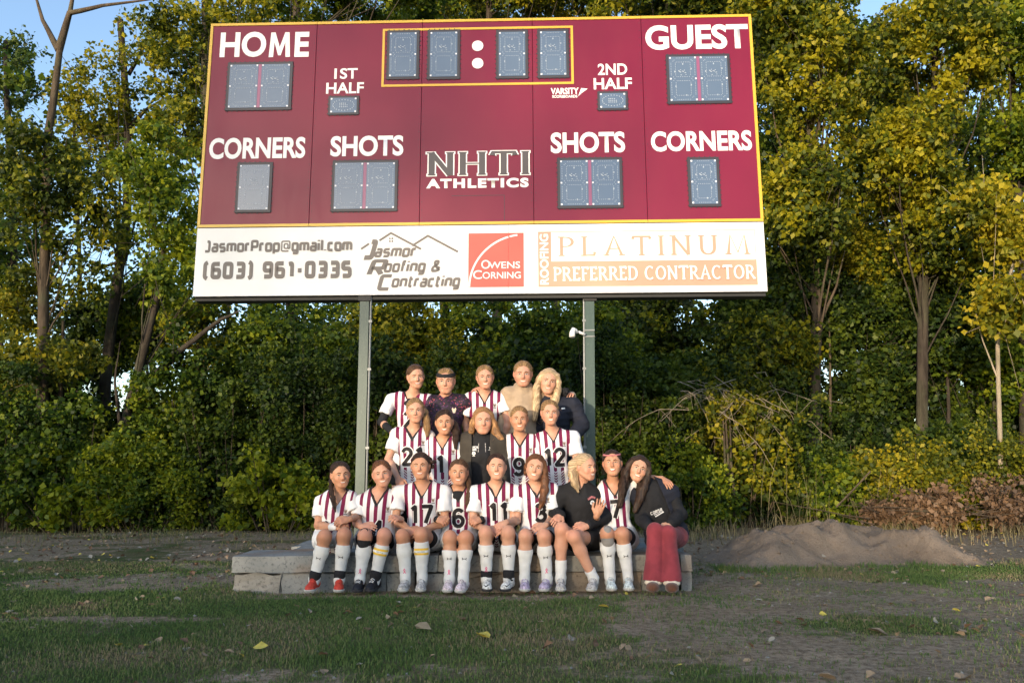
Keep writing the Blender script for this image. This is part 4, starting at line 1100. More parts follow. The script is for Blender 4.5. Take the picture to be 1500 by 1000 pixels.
# ------------------------------------------------------------------ smooth solids for figures, clothes, hair and shoes
class Vol:
    def __init__(s, lo, hi, h):
        s.h = h; s.lo = np.asarray(lo, float); s.n = np.ceil((np.asarray(hi) - s.lo) / h).astype(int) + 1
        s.d = np.full(s.n, .2, np.float32)
    def box(s, lo, hi):
        a = np.clip(np.floor((np.asarray(lo) - s.lo) / s.h).astype(int), 0, s.n); b = np.clip(np.ceil((np.asarray(hi) - s.lo) / s.h).astype(int) + 1, 0, s.n)
        if np.any(b <= a): return None, None
        g = [(np.arange(a[i], b[i]) * s.h + s.lo[i]).astype(np.float32) for i in range(3)]
        p = np.stack(np.meshgrid(*g, indexing='ij'), -1)
        return tuple(slice(a[i], b[i]) for i in range(3)), p
    def add(s, pr, k=.02):
        lo, hi, f = pr; m = k + .02
        sl, p = s.box(lo - m, hi + m)
        if sl is None: return s
        b = f(p); a = s.d[sl]
        if k > 0:
            hh = np.clip(.5 + .5 * (a - b) / k, 0, 1); s.d[sl] = a * (1 - hh) + b * hh - k * hh * (1 - hh)
        else: s.d[sl] = np.minimum(a, b)
        return s
    def sub(s, pr, k=.008):
        lo, hi, f = pr; sl, p = s.box(lo - .03, hi + .03)
        if sl is None: return s
        b = -f(p); a = s.d[sl]
        hh = np.clip(.5 - .5 * (a - b) / k, 0, 1); s.d[sl] = a * (1 - hh) + b * hh + k * hh * (1 - hh)
        return s
    def cut(s, fn):
        """keep where fn(p) < 0"""
        _, p = s.box(s.lo, s.lo + (s.n - 1) * s.h); s.d = np.maximum(s.d, fn(p)); return s
    def warp(s, amp, scale, seed=0, stretch=(1, 1, 1)):
        m = np.abs(s.d) < .03; i = np.argwhere(m); p = i * s.h + s.lo
        s.d[m] += ((vn3(p * scale * np.asarray(stretch) + seed) - .5) * 2 * amp).astype(np.float32); return s
    def sample(s, p):
        q = (p - s.lo) / s.h; i = np.clip(np.floor(q).astype(int), 0, s.n - 2); f = np.clip(q - i, 0, 1); r = 0
        for dx in (0, 1):
            for dy in (0, 1):
                for dz in (0, 1):
                    w = (f[..., 0] if dx else 1 - f[..., 0]) * (f[..., 1] if dy else 1 - f[..., 1]) * (f[..., 2] if dz else 1 - f[..., 2])
                    r = r + w * s.d[i[..., 0] + dx, i[..., 1] + dy, i[..., 2] + dz]
        return r
    def drop(s, p, d, dist=.25, step=.003):
        """march points along d until they meet the surface"""
        p = np.array(p, float); d = np.asarray(d, float); t = np.zeros(len(p)); done = np.zeros(len(p), bool)
        for _ in range(int(dist / step)):
            v = s.sample(p + d * t[:, None]); done |= v < 0; t = np.where(done, t, t + step)
            if done.all(): break
        lo, hi = t - step, t.copy()
        for _ in range(5):
            m = (lo + hi) / 2; v = s.sample(p + d * m[:, None]) < 0; hi = np.where(v, m, hi); lo = np.where(v, lo, m)
        return p + d * hi[:, None], done
    def mesh(s):
        d = s.d; ins = d < 0
        c = ins[:-1, :-1, :-1].astype(np.int8)
        for dx, dy, dz in ((1, 0, 0), (0, 1, 0), (0, 0, 1), (1, 1, 0), (1, 0, 1), (0, 1, 1), (1, 1, 1)):
            c = c + ins[dx:d.shape[0] - 1 + dx, dy:d.shape[1] - 1 + dy, dz:d.shape[2] - 1 + dz]
        act = np.argwhere((c > 0) & (c < 8)); ids = np.full(c.shape, -1, np.int32); ids[tuple(act.T)] = np.arange(len(act))
        acc = np.zeros((len(act), 3)); cnt = np.zeros(len(act))
        corners = [(0, 0, 0), (1, 0, 0), (0, 1, 0), (1, 1, 0), (0, 0, 1), (1, 0, 1), (0, 1, 1), (1, 1, 1)]
        val = {k: d[act[:, 0] + k[0], act[:, 1] + k[1], act[:, 2] + k[2]] for k in corners}
        for a in corners:
            for ax in range(3):
                if a[ax]: continue
                b = list(a); b[ax] = 1; b = tuple(b); va, vb = val[a], val[b]
                m = (va < 0) != (vb < 0); t = np.where(m, va / np.where(m, va - vb, 1), 0)
                pos = np.tile(np.array(a, float), (len(act), 1)); pos[:, ax] += t
                acc += pos * m[:, None]; cnt += m
        v = (act + acc / cnt[:, None]) * s.h + s.lo
        F = []
        for ax in range(3):
            o = [(1, 0, 0), (0, 1, 0), (0, 0, 1)][ax]; b1, b2 = [(0, 1, 0), (0, 0, 1), (1, 0, 0)][ax], [(0, 0, 1), (1, 0, 0), (0, 1, 0)][ax]
            A = ins[:d.shape[0] - o[0], :d.shape[1] - o[1], :d.shape[2] - o[2]]; B = ins[o[0]:, o[1]:, o[2]:]
            e = np.argwhere(A != B); e = e[np.all((e >= np.array([1 - o[0], 1 - o[1], 1 - o[2]])) & (e < np.array(c.shape)), axis=1)]
            if not len(e): continue
            g = lambda off: ids[tuple((e - np.array(off)).T)]
            q = np.stack([g((0, 0, 0)), g(b1), g(tuple(np.add(b1, b2))), g(b2)], -1)
            fl = ~A[tuple(e.T)]; q[fl] = q[fl][:, ::-1]; F.append(q[(q >= 0).all(1)])
        f = np.concatenate(F) if F else np.zeros((0, 4), int)
        return v, f


def cone(a, b, r1, r2):
    a = np.asarray(a, np.float32); b = np.asarray(b, np.float32); r = max(r1, r2)
    def f(p):
        ba = b - a; l2 = float(ba @ ba) + 1e-9; t = np.clip(((p - a) @ ba) / l2, 0, 1)
        return np.linalg.norm(p - a - t[..., None] * ba, axis=-1) - (r1 + (r2 - r1) * t)
    return np.minimum(a, b) - r, np.maximum(a, b) + r, f


def ell(c, R, r):
    """R: rows are the axes"""
    c = np.asarray(c, np.float32); R = np.asarray(R, np.float32); r = np.asarray(r, np.float32); m = r.max()
    def f(p):
        q = (p - c) @ R.T; k0 = np.linalg.norm(q / r, axis=-1); k1 = np.linalg.norm(q / (r * r), axis=-1)
        return k0 * (k0 - 1) / np.maximum(k1, 1e-6)
    return c - m, c + m, f


def chain(v, pts, rad, k=.01):
    for i in range(len(pts) - 1): v.add(cone(pts[i], pts[i + 1], rad[i], rad[i + 1]), k)
    return v


def unit(a): a = np.asarray(a, float); return a / (np.linalg.norm(a) + 1e-9)


def rotm(axis, ang):
    return np.array(Matrix.Rotation(ang, 3, Vector(axis)))


def hand(v, W, d, nrm, s=1.0, thumb=1, curl=.5, spread=.25):
    """W wrist, d direction of the palm, nrm back of the hand, thumb: side (+1/-1) along cross(d, nrm)"""
    d = unit(d); nrm = unit(nrm - d * (np.asarray(nrm) @ d)); x = np.cross(d, nrm) * thumb
    A = np.array([x, d, nrm])
    v.add(cone(W - d * .01, W + d * .03, .024 * s, .025 * s), .012)
    v.add(ell(W + d * .048 * s, A, (.040 * s, .052 * s, .0155 * s)), .012)
    for i in range(4):
        off = (1.5 - i) * .0205 * s
        b = W + d * (.083 - abs(1.2 - i) * .004) * s + x * off
        ang = (1.5 - i) * .11 * spread * 2; fd = unit(d + x * ang); L = (.068, .078, .072, .056)[i] * s; r = .0088 * s
        c1 = curl * .7; d1_ = unit(fd * math.cos(c1) - nrm * math.sin(c1)); c2 = c1 + curl * 1.1; d2_ = unit(fd * math.cos(c2) - nrm * math.sin(c2)); c3 = c2 + curl * .8; d3_ = unit(fd * math.cos(c3) - nrm * math.sin(c3))
        p1 = b + d1_ * L * .45; p2 = p1 + d2_ * L * .32; p3 = p2 + d3_ * L * .23
        v.add(cone(b - fd * .02 * s, b, r * 1.05, r * 1.05), .006); chain(v, [b, p1, p2, p3], [r * 1.02, r * .98, r * .9, r * .8], .002)
    b = W + d * .022 * s + x * .026 * s; p1 = b + unit(d * .75 + x * .75 - nrm * .2) * .036 * s; p2 = p1 + unit(d * .95 + x * .25 - nrm * (.2 + curl * .3)) * .030 * s; p3 = p2 + unit(d + x * .05 - nrm * (.3 + curl * .5)) * .020 * s
    chain(v, [b, p1, p2, p3], [.015 * s, .0115 * s, .0100 * s, .0085 * s], .006)
# ------------------------------------------------------------------ materials of the people
def skin(name, c):
    s = NT(name, .52, .35); n_ = s.noise(14, 4); k_ = s.noise(90, 3)
    s.color(s.mix(s.ramp(n_, .3, .7), tuple(x * y for x, y in zip(c, (.93, .88, .86))), tuple(min(1, x * y) for x, y in zip(c, (1.04, 1.06, 1.06)))))
    bl = s.attr('bl'); base = s.b.inputs['Base Color'].links[0].from_socket
    s.color(s.mix(s.M('MINIMUM', s.M('MULTIPLY', bl, .55), 1.0), base, (c[0] * .98, c[1] * .62, c[2] * .62)))
    s.b.inputs['Subsurface Weight'].default_value = .12; s.b.inputs['Subsurface Radius'].default_value = (.012, .005, .003); s.b.inputs['Subsurface Scale'].default_value = 1.0
    s.bump(k_, .08, .001); return s.m


SK = {'fair': skin('fair skin', (.50, .275, .185)), 'warm': skin('warm skin', (.44, .24, .16)), 'tan': skin('tanned skin', (.45, .235, .145)), 'rosy': skin('rosy skin', (.50, .265, .18))}


def hairmat(name, c, d):
    s = NT(name, .45, .3); k_ = s.noise(5, 3)
    cb = s.n('ShaderNodeCombineXYZ'); s.put(s.attr('ha'), cb.inputs[0]); s.put(s.attr('hb'), cb.inputs[1])
    a_ = s.n('ShaderNodeTexNoise'); a_.inputs['Scale'].default_value = 1.0; a_.inputs['Detail'].default_value = 5; a_.inputs['Roughness'].default_value = .7; s.t.links.new(cb.outputs[0], a_.inputs['Vector']); n_ = a_.outputs[0]
    lt = tuple(min(1, y * 1.7) for y in d)
    s.color(s.mix(s.ramp(n_, .56, .70), s.mix(s.ramp(n_, .36, .58), tuple(x * .55 for x in c), d), lt)); s.put(s.ramp(k_, .3, .7, .42, .6), s.b.inputs['Roughness']); s.bump(n_, 1.0, .012); return s.m


HR = {'brown': hairmat('brown hair', (.045, .022, .012), (.115, .060, .030)), 'dark': hairmat('dark brown hair', (.014, .008, .006), (.045, .024, .015)), 'blond': hairmat('blond hair', (.33, .22, .12), (.58, .42, .25)),
      'dblond': hairmat('dark blond hair', (.15, .085, .038), (.32, .19, .085)), 'auburn': hairmat('auburn hair', (.17, .080, .035), (.38, .20, .085)), 'redbr': hairmat('reddish brown hair', (.07, .026, .012), (.16, .065, .028))}


def cloth(name, c, rough=.85, var=.12, bump=.25, sheen=0.):
    s = NT(name, rough, .25); n_ = s.noise(11, 4); w_ = s.noise(160, 2)
    s.color(s.mix(s.ramp(n_ if 'shoe' not in name else s.noise(55, 4, .7), .38, .62), tuple(x * (1 - var * (1.6 if 'shoe' in name else 1)) for x in c), tuple(min(1, x * (1 + var)) for x in c)))
    s.bump(s.M('ADD', n_, s.M('MULTIPLY', w_, .25)), bump, .006); s.b.inputs['Sheen Weight'].default_value = sheen; return s.m


MAR = (.145, .007, .045)


def jersey_mat():
    s = NT('striped soccer jersey', .7, .3)
    jx, jz, js, jn = s.attr('jx'), s.attr('jz'), s.attr('js'), s.attr('jn')
    n_ = s.noise(10, 4)
    xx = s.M('MULTIPLY', jx, s.M('ADD', 1.0, s.M('MULTIPLY', s.M('SUBTRACT', jz, .22), .22)))
    fr = s.M('ABSOLUTE', s.M('SUBTRACT', s.M('FRACT', s.M('ADD', s.M('DIVIDE', xx, .067), .5)), .5))
    st = s.M('LESS_THAN', fr, .235)
    st = s.M('MULTIPLY', st, s.M('LESS_THAN', s.M('ABSOLUTE', xx), .185))
    st = s.M('MULTIPLY', st, s.M('LESS_THAN', js, .012))
    low = s.M('GREATER_THAN', jz, .375)
    ha = s.M('GREATER_THAN', s.M('FRACT', s.M('DIVIDE', s.M('ADD', jz, s.M('MULTIPLY', s.M('ABSOLUTE', xx), .8)), .024)), .45)
    keep = s.M('MAXIMUM', s.M('SUBTRACT', 1.0, low), ha); keep = s.M('MULTIPLY', keep, s.M('LESS_THAN', jz, .53))
    st = s.M('MULTIPLY', st, keep)
    white = s.mix(s.ramp(n_, .3, .7), (.60, .60, .61), (.68, .68, .69))
    c = s.mix(st, white, MAR + (1,))
    c = s.mix(s.M('LESS_THAN', jn, .015), c, (.02, .016, .018))
    s.color(c); s.bump(s.M('ADD', n_, s.M('MULTIPLY', s.noise(260, 2), .2)), .3, .006)
    return s.m


CL = {'jersey': jersey_mat(), 'black': cloth('black knit', (.014, .014, .016)), 'navy': cloth('dark navy cloth', (.014, .016, .026)), 'beige': cloth('beige fleece', (.32, .24, .165), .95, .1, .5, .2), 'white': cloth('white cloth', (.64, .64, .64)),
      'sock': cloth('white ribbed sock', (.58, .58, .57), .9, .06, .4), 'rose': cloth('dusty rose corduroy', (.21, .032, .042), .9, .14, .5, .1), 'olive': cloth('grey olive jacket', (.042, .036, .029), .8), 'red': cloth('red coral shoe', (.48, .05, .03), .5),
      'greysh': cloth('pale grey shoe', (.42, .40, .39), .6, .32, .6), 'lilac': cloth('lilac shoe', (.40, .34, .46), .6, .32, .6), 'pinkw': cloth('white pink shoe', (.60, .50, .53), .6, .32, .6), 'ice': cloth('pale blue shoe', (.52, .58, .58), .6, .32, .6), 'dshoe': cloth('black shoe', (.012, .013, .018), .5),
      'wshoe': cloth('white shoe', (.62, .62, .60), .6, .32, .6), 'brownf': cloth('brown suede', (.11, .045, .025), .95, .2, .6, .3), 'cream': cloth('cream fleece trim', (.62, .52, .40), 1., .1, .9, .3), 'gold': cloth('yellow band', (.66, .42, .05), .8), 'ink': cloth('black print', (.012, .010, .012), .6, .0, .1),
      'pink': cloth('pink print', (.62, .06, .18), .7), 'pinkb': cloth('pink headband', (.42, .15, .16), .8), 'maroonp': cloth('maroon print', MAR, .7), 'crest': cloth('gold brown print', (.22, .17, .13), .7), 'greyk': cloth('grey knee print', (.20, .19, .18), .8)}
_s = NT('speckled keeper jersey', .7, .3)
_v = _s.n('ShaderNodeTexVoronoi'); _v.inputs['Scale'].default_value = 85; _s.t.links.new(_s.n('ShaderNodeTexCoord').outputs['Object'], _v.inputs['Vector'])
_c = _s.n('ShaderNodeSeparateColor'); _s.t.links.new(_v.outputs['Color'], _c.inputs[0])
_k = _s.mix(_s.M('GREATER_THAN', _c.outputs[0], .84), (.016, .010, .018), (.06, .018, .075)); _k = _s.mix(_s.M('GREATER_THAN', _c.outputs[1], .94), _k, (.22, .05, .07))
_s.color(_k); _s.bump(_s.noise(11, 4), .3, .006); CL['keeper'] = _s.m
eye_w = simple('eye white', (.62, .60, .58), .25, .02); eye_d = simple('dark iris', (.03, .018, .012), .2, .1); eye_b = simple('blue grey iris', (.08, .12, .16), .2, .1)
teeth_m = simple('teeth', (.70, .67, .60), .3, .03); lip_m = simple('lips', (.40, .105, .095), .45, .1); lip2_m = simple('pale lips', (.46, .17, .14), .45, .1); tongue_m = simple('mouth', (.30, .06, .06), .5, .1); rubber = simple('shoe sole', (.45, .45, .43), .7, .1)
sole_d = simple('dark shoe sole', (.03, .03, .035), .7, .1); lace_m = simple('laces', (.5, .5, .5), .8, .1)
VX = .0062


def vobj(vol, name, mat, parent, attrs=None, smooth=True):
    v, f = vol.mesh()
    return link(name, np_mesh(name, v, f, smooth, attrs(v) if attrs else None), mat, parent)


def decal(vol, strips, org, R, mat, name, parent, off=.0012, far=.16, step=.008, dist=.3):
    """strips: list of (polyline 2D, width or list of widths); laid on the surface seen along the frame's forward axis. R rows: right, forward, up"""
    mb_v, mb_f = [], []; z = off
    for p, w in strips:
        q = [np.array(p[0], float)]; ww = [w[0] if hasattr(w, '__len__') else w]
        for i in range(len(p) - 1):
            a, b = np.array(p[i], float), np.array(p[i + 1], float); n = max(1, int(np.linalg.norm(b - a) / step))
            for k in range(1, n + 1):
                q.append(a + (b - a) * k / n); ww.append((w[i] + (w[i + 1] - w[i]) * k / n) if hasattr(w, '__len__') else w)
        if len(p) > 2 and np.allclose(p[0], p[-1]): q[-1] = q[0].copy()
        L = []
        base = stroke(q, 1.0)
        for (a, b), wi in zip(base, ww):
            c = (a + b) / 2; L.append([c + (a - c) * wi, c, c + (b - c) * wi])
        L = np.array(L).reshape(-1, 2)
        W = org + L[:, :1] * R[0] + L[:, 1:] * R[2] + R[1] * far
        hit, ok = vol.drop(W, -R[1], dist)
        hit = hit + R[1] * z; z += .00025
        o = sum(len(x) for x in mb_v); mb_v.append(hit); n = len(hit) // 3
        for i in range(n - 1):
            for k in range(2):
                f = (o + 3 * i + k, o + 3 * i + k + 1, o + 3 * i + 3 + k + 1, o + 3 * i + 3 + k)
                if all(ok[j - o] for j in f) and np.ptp(hit[[j - o for j in f]] @ R[1]) < .03: mb_f.append(f)
    if not mb_f: return None
    return link(name, np_mesh(name, np.concatenate(mb_v), mb_f, True), mat, parent)


JN = dict(SQ)
JN['2'] = (.6, [arcp(.3, .72, .3, .28, 170, -25, 9) + [(.0, 0), (.62, 0)]]); JN['3'] = (.6, [arcp(.29, .75, .28, .25, 160, -80, 9) + arcp(.29, .26, .31, .26, 80, -160, 9)])
JN['6'] = (.6, [arcp(.32, .7, .30, .30, 30, 180, 7) + arcp(.3, .3, .3, .3, 180, 500, 13)]); JN['9'] = (.6, [[(1 * .6 - a, 1 - b) for a, b in arcp(.32, .7, .30, .30, 30, 180, 7) + arcp(.3, .3, .3, .3, 180, 500, 13)]])
JN['1'] = (.34, [[(.02, .80), (.26, 1), (.26, 0)]])


def sqtext(txt, cx, cz, h, gap=.34, rnd=.2, sx=1.0, SQ=SQ):
    tot = sum(SQ[c][0] + gap for c in txt) - gap; x = -tot / 2; out = []
    for c in txt:
        for st in SQ[c][1]: out.append([(cx + (a + x) * h * sx, cz + (b - .5) * h) for a, b in rounded(st, rnd)])
        x += SQ[c][0] + gap
    return out


GP = 'soccer team posing on the stone slabs'


def person(label, head, hh, neck, sh, Y, yaw=0, roll=0, pitch=0, L=None, R=None, hipu=None, seat=True, knees=None, ankles=None, toes=None,
           skin_='fair', hair='brown', style='back', top='jersey', num=None, numz=None, numx=0., legs='shorts', socks=True, shoe=('greysh', 'r'), smile='teeth', under=None, Z0=None, iris=None, extra=None, hand_l=None, hand_r=None,
           girth=1.0, ribbon=(), ua=(), captain=(), sleeve='short', cuffs=(), sock_top=.22, sock_low=None, hips_v=None, crest=True, shortcol='black', arm_l=True, arm_r=True, bands=(), ksleeve=()):
    Yh = Y - .02
    hp = P(head[0], head[1], Yh - .06); sc = pxm(hp); s = float(np.clip(hh / sc / .238, .97, 1.16)); bs = min(s, 1.07) * .98
    body_root = thing('person', label, 'person', [hp[0], Y, Z0 or 0], GP)
    # --- head frame
    y_, r_, p_ = math.radians(yaw), math.radians(roll), math.radians(pitch - (5 if Y < 7.5 else 9 if Y < 7.9 else 11))
    f = np.array([math.sin(y_), -math.cos(y_), 0]); u = np.array([0, 0, 1.0]); x = np.array([math.cos(y_), math.sin(y_), 0])
    M1 = rotm((x[0], x[1], 0), -p_); f, u = M1 @ f, M1 @ u
    M2 = rotm(f, -r_ * -1); u, x = M2 @ u, M2 @ x                       # roll > 0: top of the head leans to image right
    A = np.array([x, f, u])
    Hd = lambda a, b, c: hp + (x * a + f * b + u * c) * s
    nk = P(neck[0], neck[1], Y); hipZ = (Z0 or .262) + (.10 if seat else .86)
    hip = PZ(hipu if hipu else neck[0], hipZ, Y + (.03 if seat else 0))
    if hips_v: hip = P(hipu, hips_v, Y)
    shl, shr = P(sh[0][0], sh[0][1], Y), P(sh[1][0], sh[1][1], Y)
    dd = unit(shr - shl); shl, shr = shl + dd * .050 - [0, 0, .050], shr - dd * .050 - [0, 0, .050]
    smid = (shl + shr) / 2; up = unit(nk - hip); rt = unit((shr - shl) - up * ((shr - shl) @ up)); fw = np.cross(rt, up); fw = fw if fw[1] < 0 else -fw
    T = np.array([rt, fw, up]); Lt = np.linalg.norm(nk - hip); g = girth * bs
    Tp = lambda a, b, t: nk + (hip - nk) * t + rt * a * g + fw * b * g
    half = np.linalg.norm(shr - shl) / 2
    # --- arms
    def arm(side, spec, hs):
        S0 = shl if side < 0 else shr
        if spec is None:
            E = S0 + rt * side * .05 - up * .27 * bs + fw * .02; W = E + fw * .12 - up * .19 - rt * side * .06
        else:
            E = P(spec[0][0], spec[0][1], Y + (spec[0][2] if len(spec[0]) > 2 else -.05)); W = P(spec[1][0], spec[1][1], Y + (spec[1][2] if len(spec[1]) > 2 else -.26))
            dl = E - S0; n_ = np.linalg.norm(dl)
            if n_ > .34: E = S0 + dl / n_ * .34
        if hs is not None and hs[0] is not None:
            Hp = P(hs[0][0], hs[0][1], Y + (hs[0][2] if len(hs[0]) > 2 else -.30)); hd = unit(Hp - W)
        else: hd = unit(unit(W - E) + np.array([0, 0, -.15]))
        return S0, E, W, hd, (hs[1] if hs else {})
    arms = []
    if arm_l: arms.append((-1,) + arm(-1, L, hand_l))
    if arm_r: arms.append((1,) + arm(1, R, hand_r))
    # --- legs
    lg = []
    if seat:
        for k in (0, 1):
            sd = -1 if k == 0 else 1
            kn = P(knees[k][0], knees[k][1], Y - .36 + (knees[k][2] if len(knees[k]) > 2 else 0)); an = PZ(ankles[k][0], .085, Y - .40)
            tz = P(toes[k][0], toes[k][1], 1.0); dvec = tz - CO; tt = (0.0 - CO[2]) / dvec[2]; toe = CO + dvec * tt           # where the sole meets the ground
            toe = toe - [0, 0, toe[2]] + [0, 0, .028]
            toe[1] = np.clip(toe[1], Y - .60, Y - .46); toe[0] = PZ(toes[k][0], .028, toe[1])[0]
            an = PZ(ankles[k][0], .09, toe[1] + .125)
            lg.append((hip + rt * sd * .085 - [0, .0, .0] + fw * .02, kn, an, toe))
    else:
        kneel = Z0 is not None and Z0 < 0
        for k in (0, 1):
            sd = -1 if k == 0 else 1; zb_ = .262
            hj = hip + rt * sd * .085
            if hip[2] - zb_ > .70: kn = np.array([hj[0], hj[1] - .02, zb_ + .46]); an = np.array([hj[0] + sd * .01, hj[1] + .03, zb_ + .085]); toe = an + [sd * .02, -.13, -.057]
            else: kn = np.array([hj[0] + sd * .02, hj[1] - .10, zb_ + .065]); an = np.array([hj[0] + sd * .02, hj[1] + .30, zb_ + .07]); toe = an + [0, .10, -.03]
            lg.append((hj, kn, an, toe))
    allp = np.array([Hd(0, 0, .16), Hd(0, .13, 0), Hd(0, -.13, 0), shl - rt * .1, shr + rt * .1, hip - [.22, 0, .15], hip + [.22, .16, 0], smid - fw * .2, smid + fw * .2] + [q for a in arms for q in (a[2], a[3], a[3] + a[4] * .2)] + [q for l in lg for q in l])
    lo, hi = allp.min(0) - .09, allp.max(0) + .09
    V = Vol(lo, hi, VX)
    # torso
    V.add(ell(Tp(0, .0, .28), T, (.130 * g, .098 * g, .165 * g)), .03); V.add(ell(Tp(0, 0, .60), T, (.112 * g, .085 * g, .13 * g)), .05); V.add(ell(Tp(0, 0, .93), T, (.150 * g, .108 * g, .115 * g)), .05)
    V.add(cone(shl - up * .0, shr - up * .0, .050 * bs, .050 * bs), .05)
    nb = nk - up * .02 + [0, .015, 0]; nt = Hd(0, -.018, -.055)
    V.add(cone(nb - up * .05, nt, .057 * bs, .049 * s), .03)
    for sd, S0 in ((-1, shl), (1, shr)): V.add(cone(S0, nb + up * .01, .046 * bs, .045 * bs), .04)
    # legs
    for hj, kn, an, toe in lg:
        V.add(cone(hj, kn, .083 * g, .056 * bs), .03); md = kn + (an - kn) * .33 + np.array([0, .018, 0]); V.add(cone(kn, md, .054 * bs, .053 * bs), .03); V.add(cone(md, an, .053 * bs, .034 * bs), .03)
        V.add(ell(kn + [0, -.012, .008], np.eye(3), (.050 * bs, .052 * bs, .055 * bs)), .02)
        V.add(cone(an + [0, 0, -.02], toe + [0, .03, 0], .034, .028), .02)
    # arms and hands
    for sd, S0, E, W, hd, o in arms:
        V.add(cone(S0, E, .046 * bs, .036 * bs), .025); md = E + (W - E) * .3; V.add(cone(E, md, .036 * bs, .037 * bs), .015); V.add(cone(md, W, .037 * bs, .024 * bs), .015)
        nrm = np.array(o.get('n', (0, -.75, .65)), float)
        hand(V, W, hd, nrm, bs * 1.0, o.get('thumb', sd), o.get('curl', .45), o.get('spread', .25))
    # head
    E_ = lambda a, b, c, rx, ry, rz, k=.015: V.add(ell(Hd(a, b, c), A, (rx * s, ry * s, rz * s)), k * s)
    C_ = lambda a, b, r1, r2, k=.01: V.add(cone(Hd(*a), Hd(*b), r1 * s, r2 * s), k * s)
    fr_ = np.random.RandomState(int(head[0] * 3 + head[1])); jw, fl, ns, ck = fr_.uniform(.90, 1.08), fr_.uniform(-.005, .004), fr_.uniform(.85, 1.2), fr_.uniform(.9, 1.12)
    E_(0, -.012, .034, .080, .092, .080); E_(0, .028, -.010, .068 * (jw * .5 + .5), .064, .080, .03); E_(0, .048, -.058, .046 * jw, .038, .040, .03); C_((-.006, .066, -.090 + fl), (.006, .066, -.090 + fl), .018 * jw, .018, .02)
    for a in (-1, 1):
        C_((a * .061, -.002, -.040), (a * .024, .060, -.086), .017, .016, .025)
        E_(a * .042, .060, -.026, .023 * ck, .021 * ck, .020, .02); E_(a * .082, -.008, -.002, .009, .018, .029, .006); E_(a * .078, .002, -.010, .010, .010, .02, .006)
        C_((a * .014, .084, .030), (a * .045, .068, .030), .008, .008, .012)
    C_((0, .086, .016), (0, .102 + .003 * ns, -.020), .0085 * ns, .0115 * ns, .010)
    for a in (-1, 1):
        E_(a * .010, .096, -.026, .008, .009, .007, .006)
        V.sub(ell(Hd(a * .031, .094, .008), A, (.016 * s, .010 * s, .009 * s)), .012)
        V.add(ell(Hd(a * .031, .0735, .008), A, (.0145 * s, .012 * s, .0105 * s)), .003)
    C_((-.018, .081, -.050), (.018, .081, -.050), .007, .007, .008); C_((-.013, .081, -.064), (.013, .081, -.064), .0075, .0075, .008)
    def blush(v):
        o_ = np.zeros(len(v))
        for q_, r__ in [(Hd(a * .045, .075, -.022), .020) for a in (-1, 1)] + [(Hd(0, .105, -.02), .012), (Hd(0, .08, -.1), .014)] + [(Hd(a * .085, 0, -.005), .02) for a in (-1, 1)]: o_ += .8 * np.exp(-((v - q_) ** 2).sum(1) / (r__ * s) ** 2)
        for l in lg: o_ += .6 * np.exp(-((v - (l[1] + [0, -.05, .02])) ** 2).sum(1) / .05 ** 2)
        for a in arms: o_ += .5 * np.exp(-((v - (a[3] + a[4] * .09)) ** 2).sum(1) / .045 ** 2) + .4 * np.exp(-((v - a[2]) ** 2).sum(1) / .04 ** 2)
        return {'bl': o_}
    vobj(V, 'body', SK[skin_], body_root, blush)
    # face print
    fd = lambda strips, mat, name, off=.0010: decal(V, strips, Hd(0, 0, 0), A, mat, name, body_root, off, .16 * s, .005 * s, .22)
    k = s
    for a in (-1, 1):
        cx = a * .031 * k; cz = .008 * k; squ = .72 if smile == 'laugh' else 1
        eo = fd([([(cx - .0135 * k, cz - .001 * k), (cx - .006 * k, cz + .0005 * k), (cx + .006 * k, cz + .0005 * k), (cx + .0135 * k, cz - .001 * k)], [.002 * k, .0068 * k * squ, .0068 * k * squ, .002 * k])], eye_w, 'eye', .0012)
        for nm, m_, w_, o_ in (('iris', iris or eye_d, .0082, .0019),):
            q = fd([([(cx - .0052 * k, cz), (cx, cz), (cx + .0052 * k, cz)], [.005 * k * squ, w_ * k * squ, .005 * k * squ])], m_, nm, o_)
        fd([([(cx - .0155 * k, cz - .001 * k), (cx - .006 * k, cz + .0058 * k * squ), (cx + .006 * k, cz + .0058 * k * squ), (cx + .0155 * k, cz - .001 * k)], [.002 * k, .0044 * k, .0044 * k, .002 * k])], HR['dark'], 'eyelash', .0024)
        bm_ = HR[hair] if hair in ('brown', 'dark') else HR['brown']
        fd([([(a * .013 * k, .0245 * k), (a * .030 * k, .0310 * k), (a * .049 * k, .0240 * k)], [.0066 * k, .0072 * k, .003 * k])], bm_, 'eyebrow', .0014)
        fd([([(a * .0045 * k, -.0335 * k), (a * .0105 * k, -.0325 * k)], [.0022 * k, .0035 * k])], tongue_m, 'nostril', .0014)
    w2 = (.026 + .006 * ((head[0] * 7.3) % 1)) * k; lm_ = lip_m if skin_ != 'rosy' else lip2_m
    if smile == 'closed':
        fd([([(-w2 * .9, -.0530 * k), (0, -.0575 * k), (w2 * .9, -.0530 * k)], [.002 * k, .0085 * k, .002 * k])], lm_, 'lips', .0014)
        fd([([(-w2 * .9, -.0530 * k), (0, -.0568 * k), (w2 * .9, -.0530 * k)], [.0012 * k, .0016 * k, .0012 * k])], tongue_m, 'mouth', .0026)
    else:
        tf = .62 + .42 * ((head[1] * 3.7 + head[0] * 1.3) % 1); d_ = .008 * k * tf if smile == 'teeth' else .016 * k
        fd([([(-w2, -.0500 * k), (-w2 * .4, -.0575 * k), (w2 * .4, -.0575 * k), (w2, -.0500 * k)], [.004 * k, d_ + .0095 * k, d_ + .0095 * k, .004 * k])], lm_, 'lips', .0014)
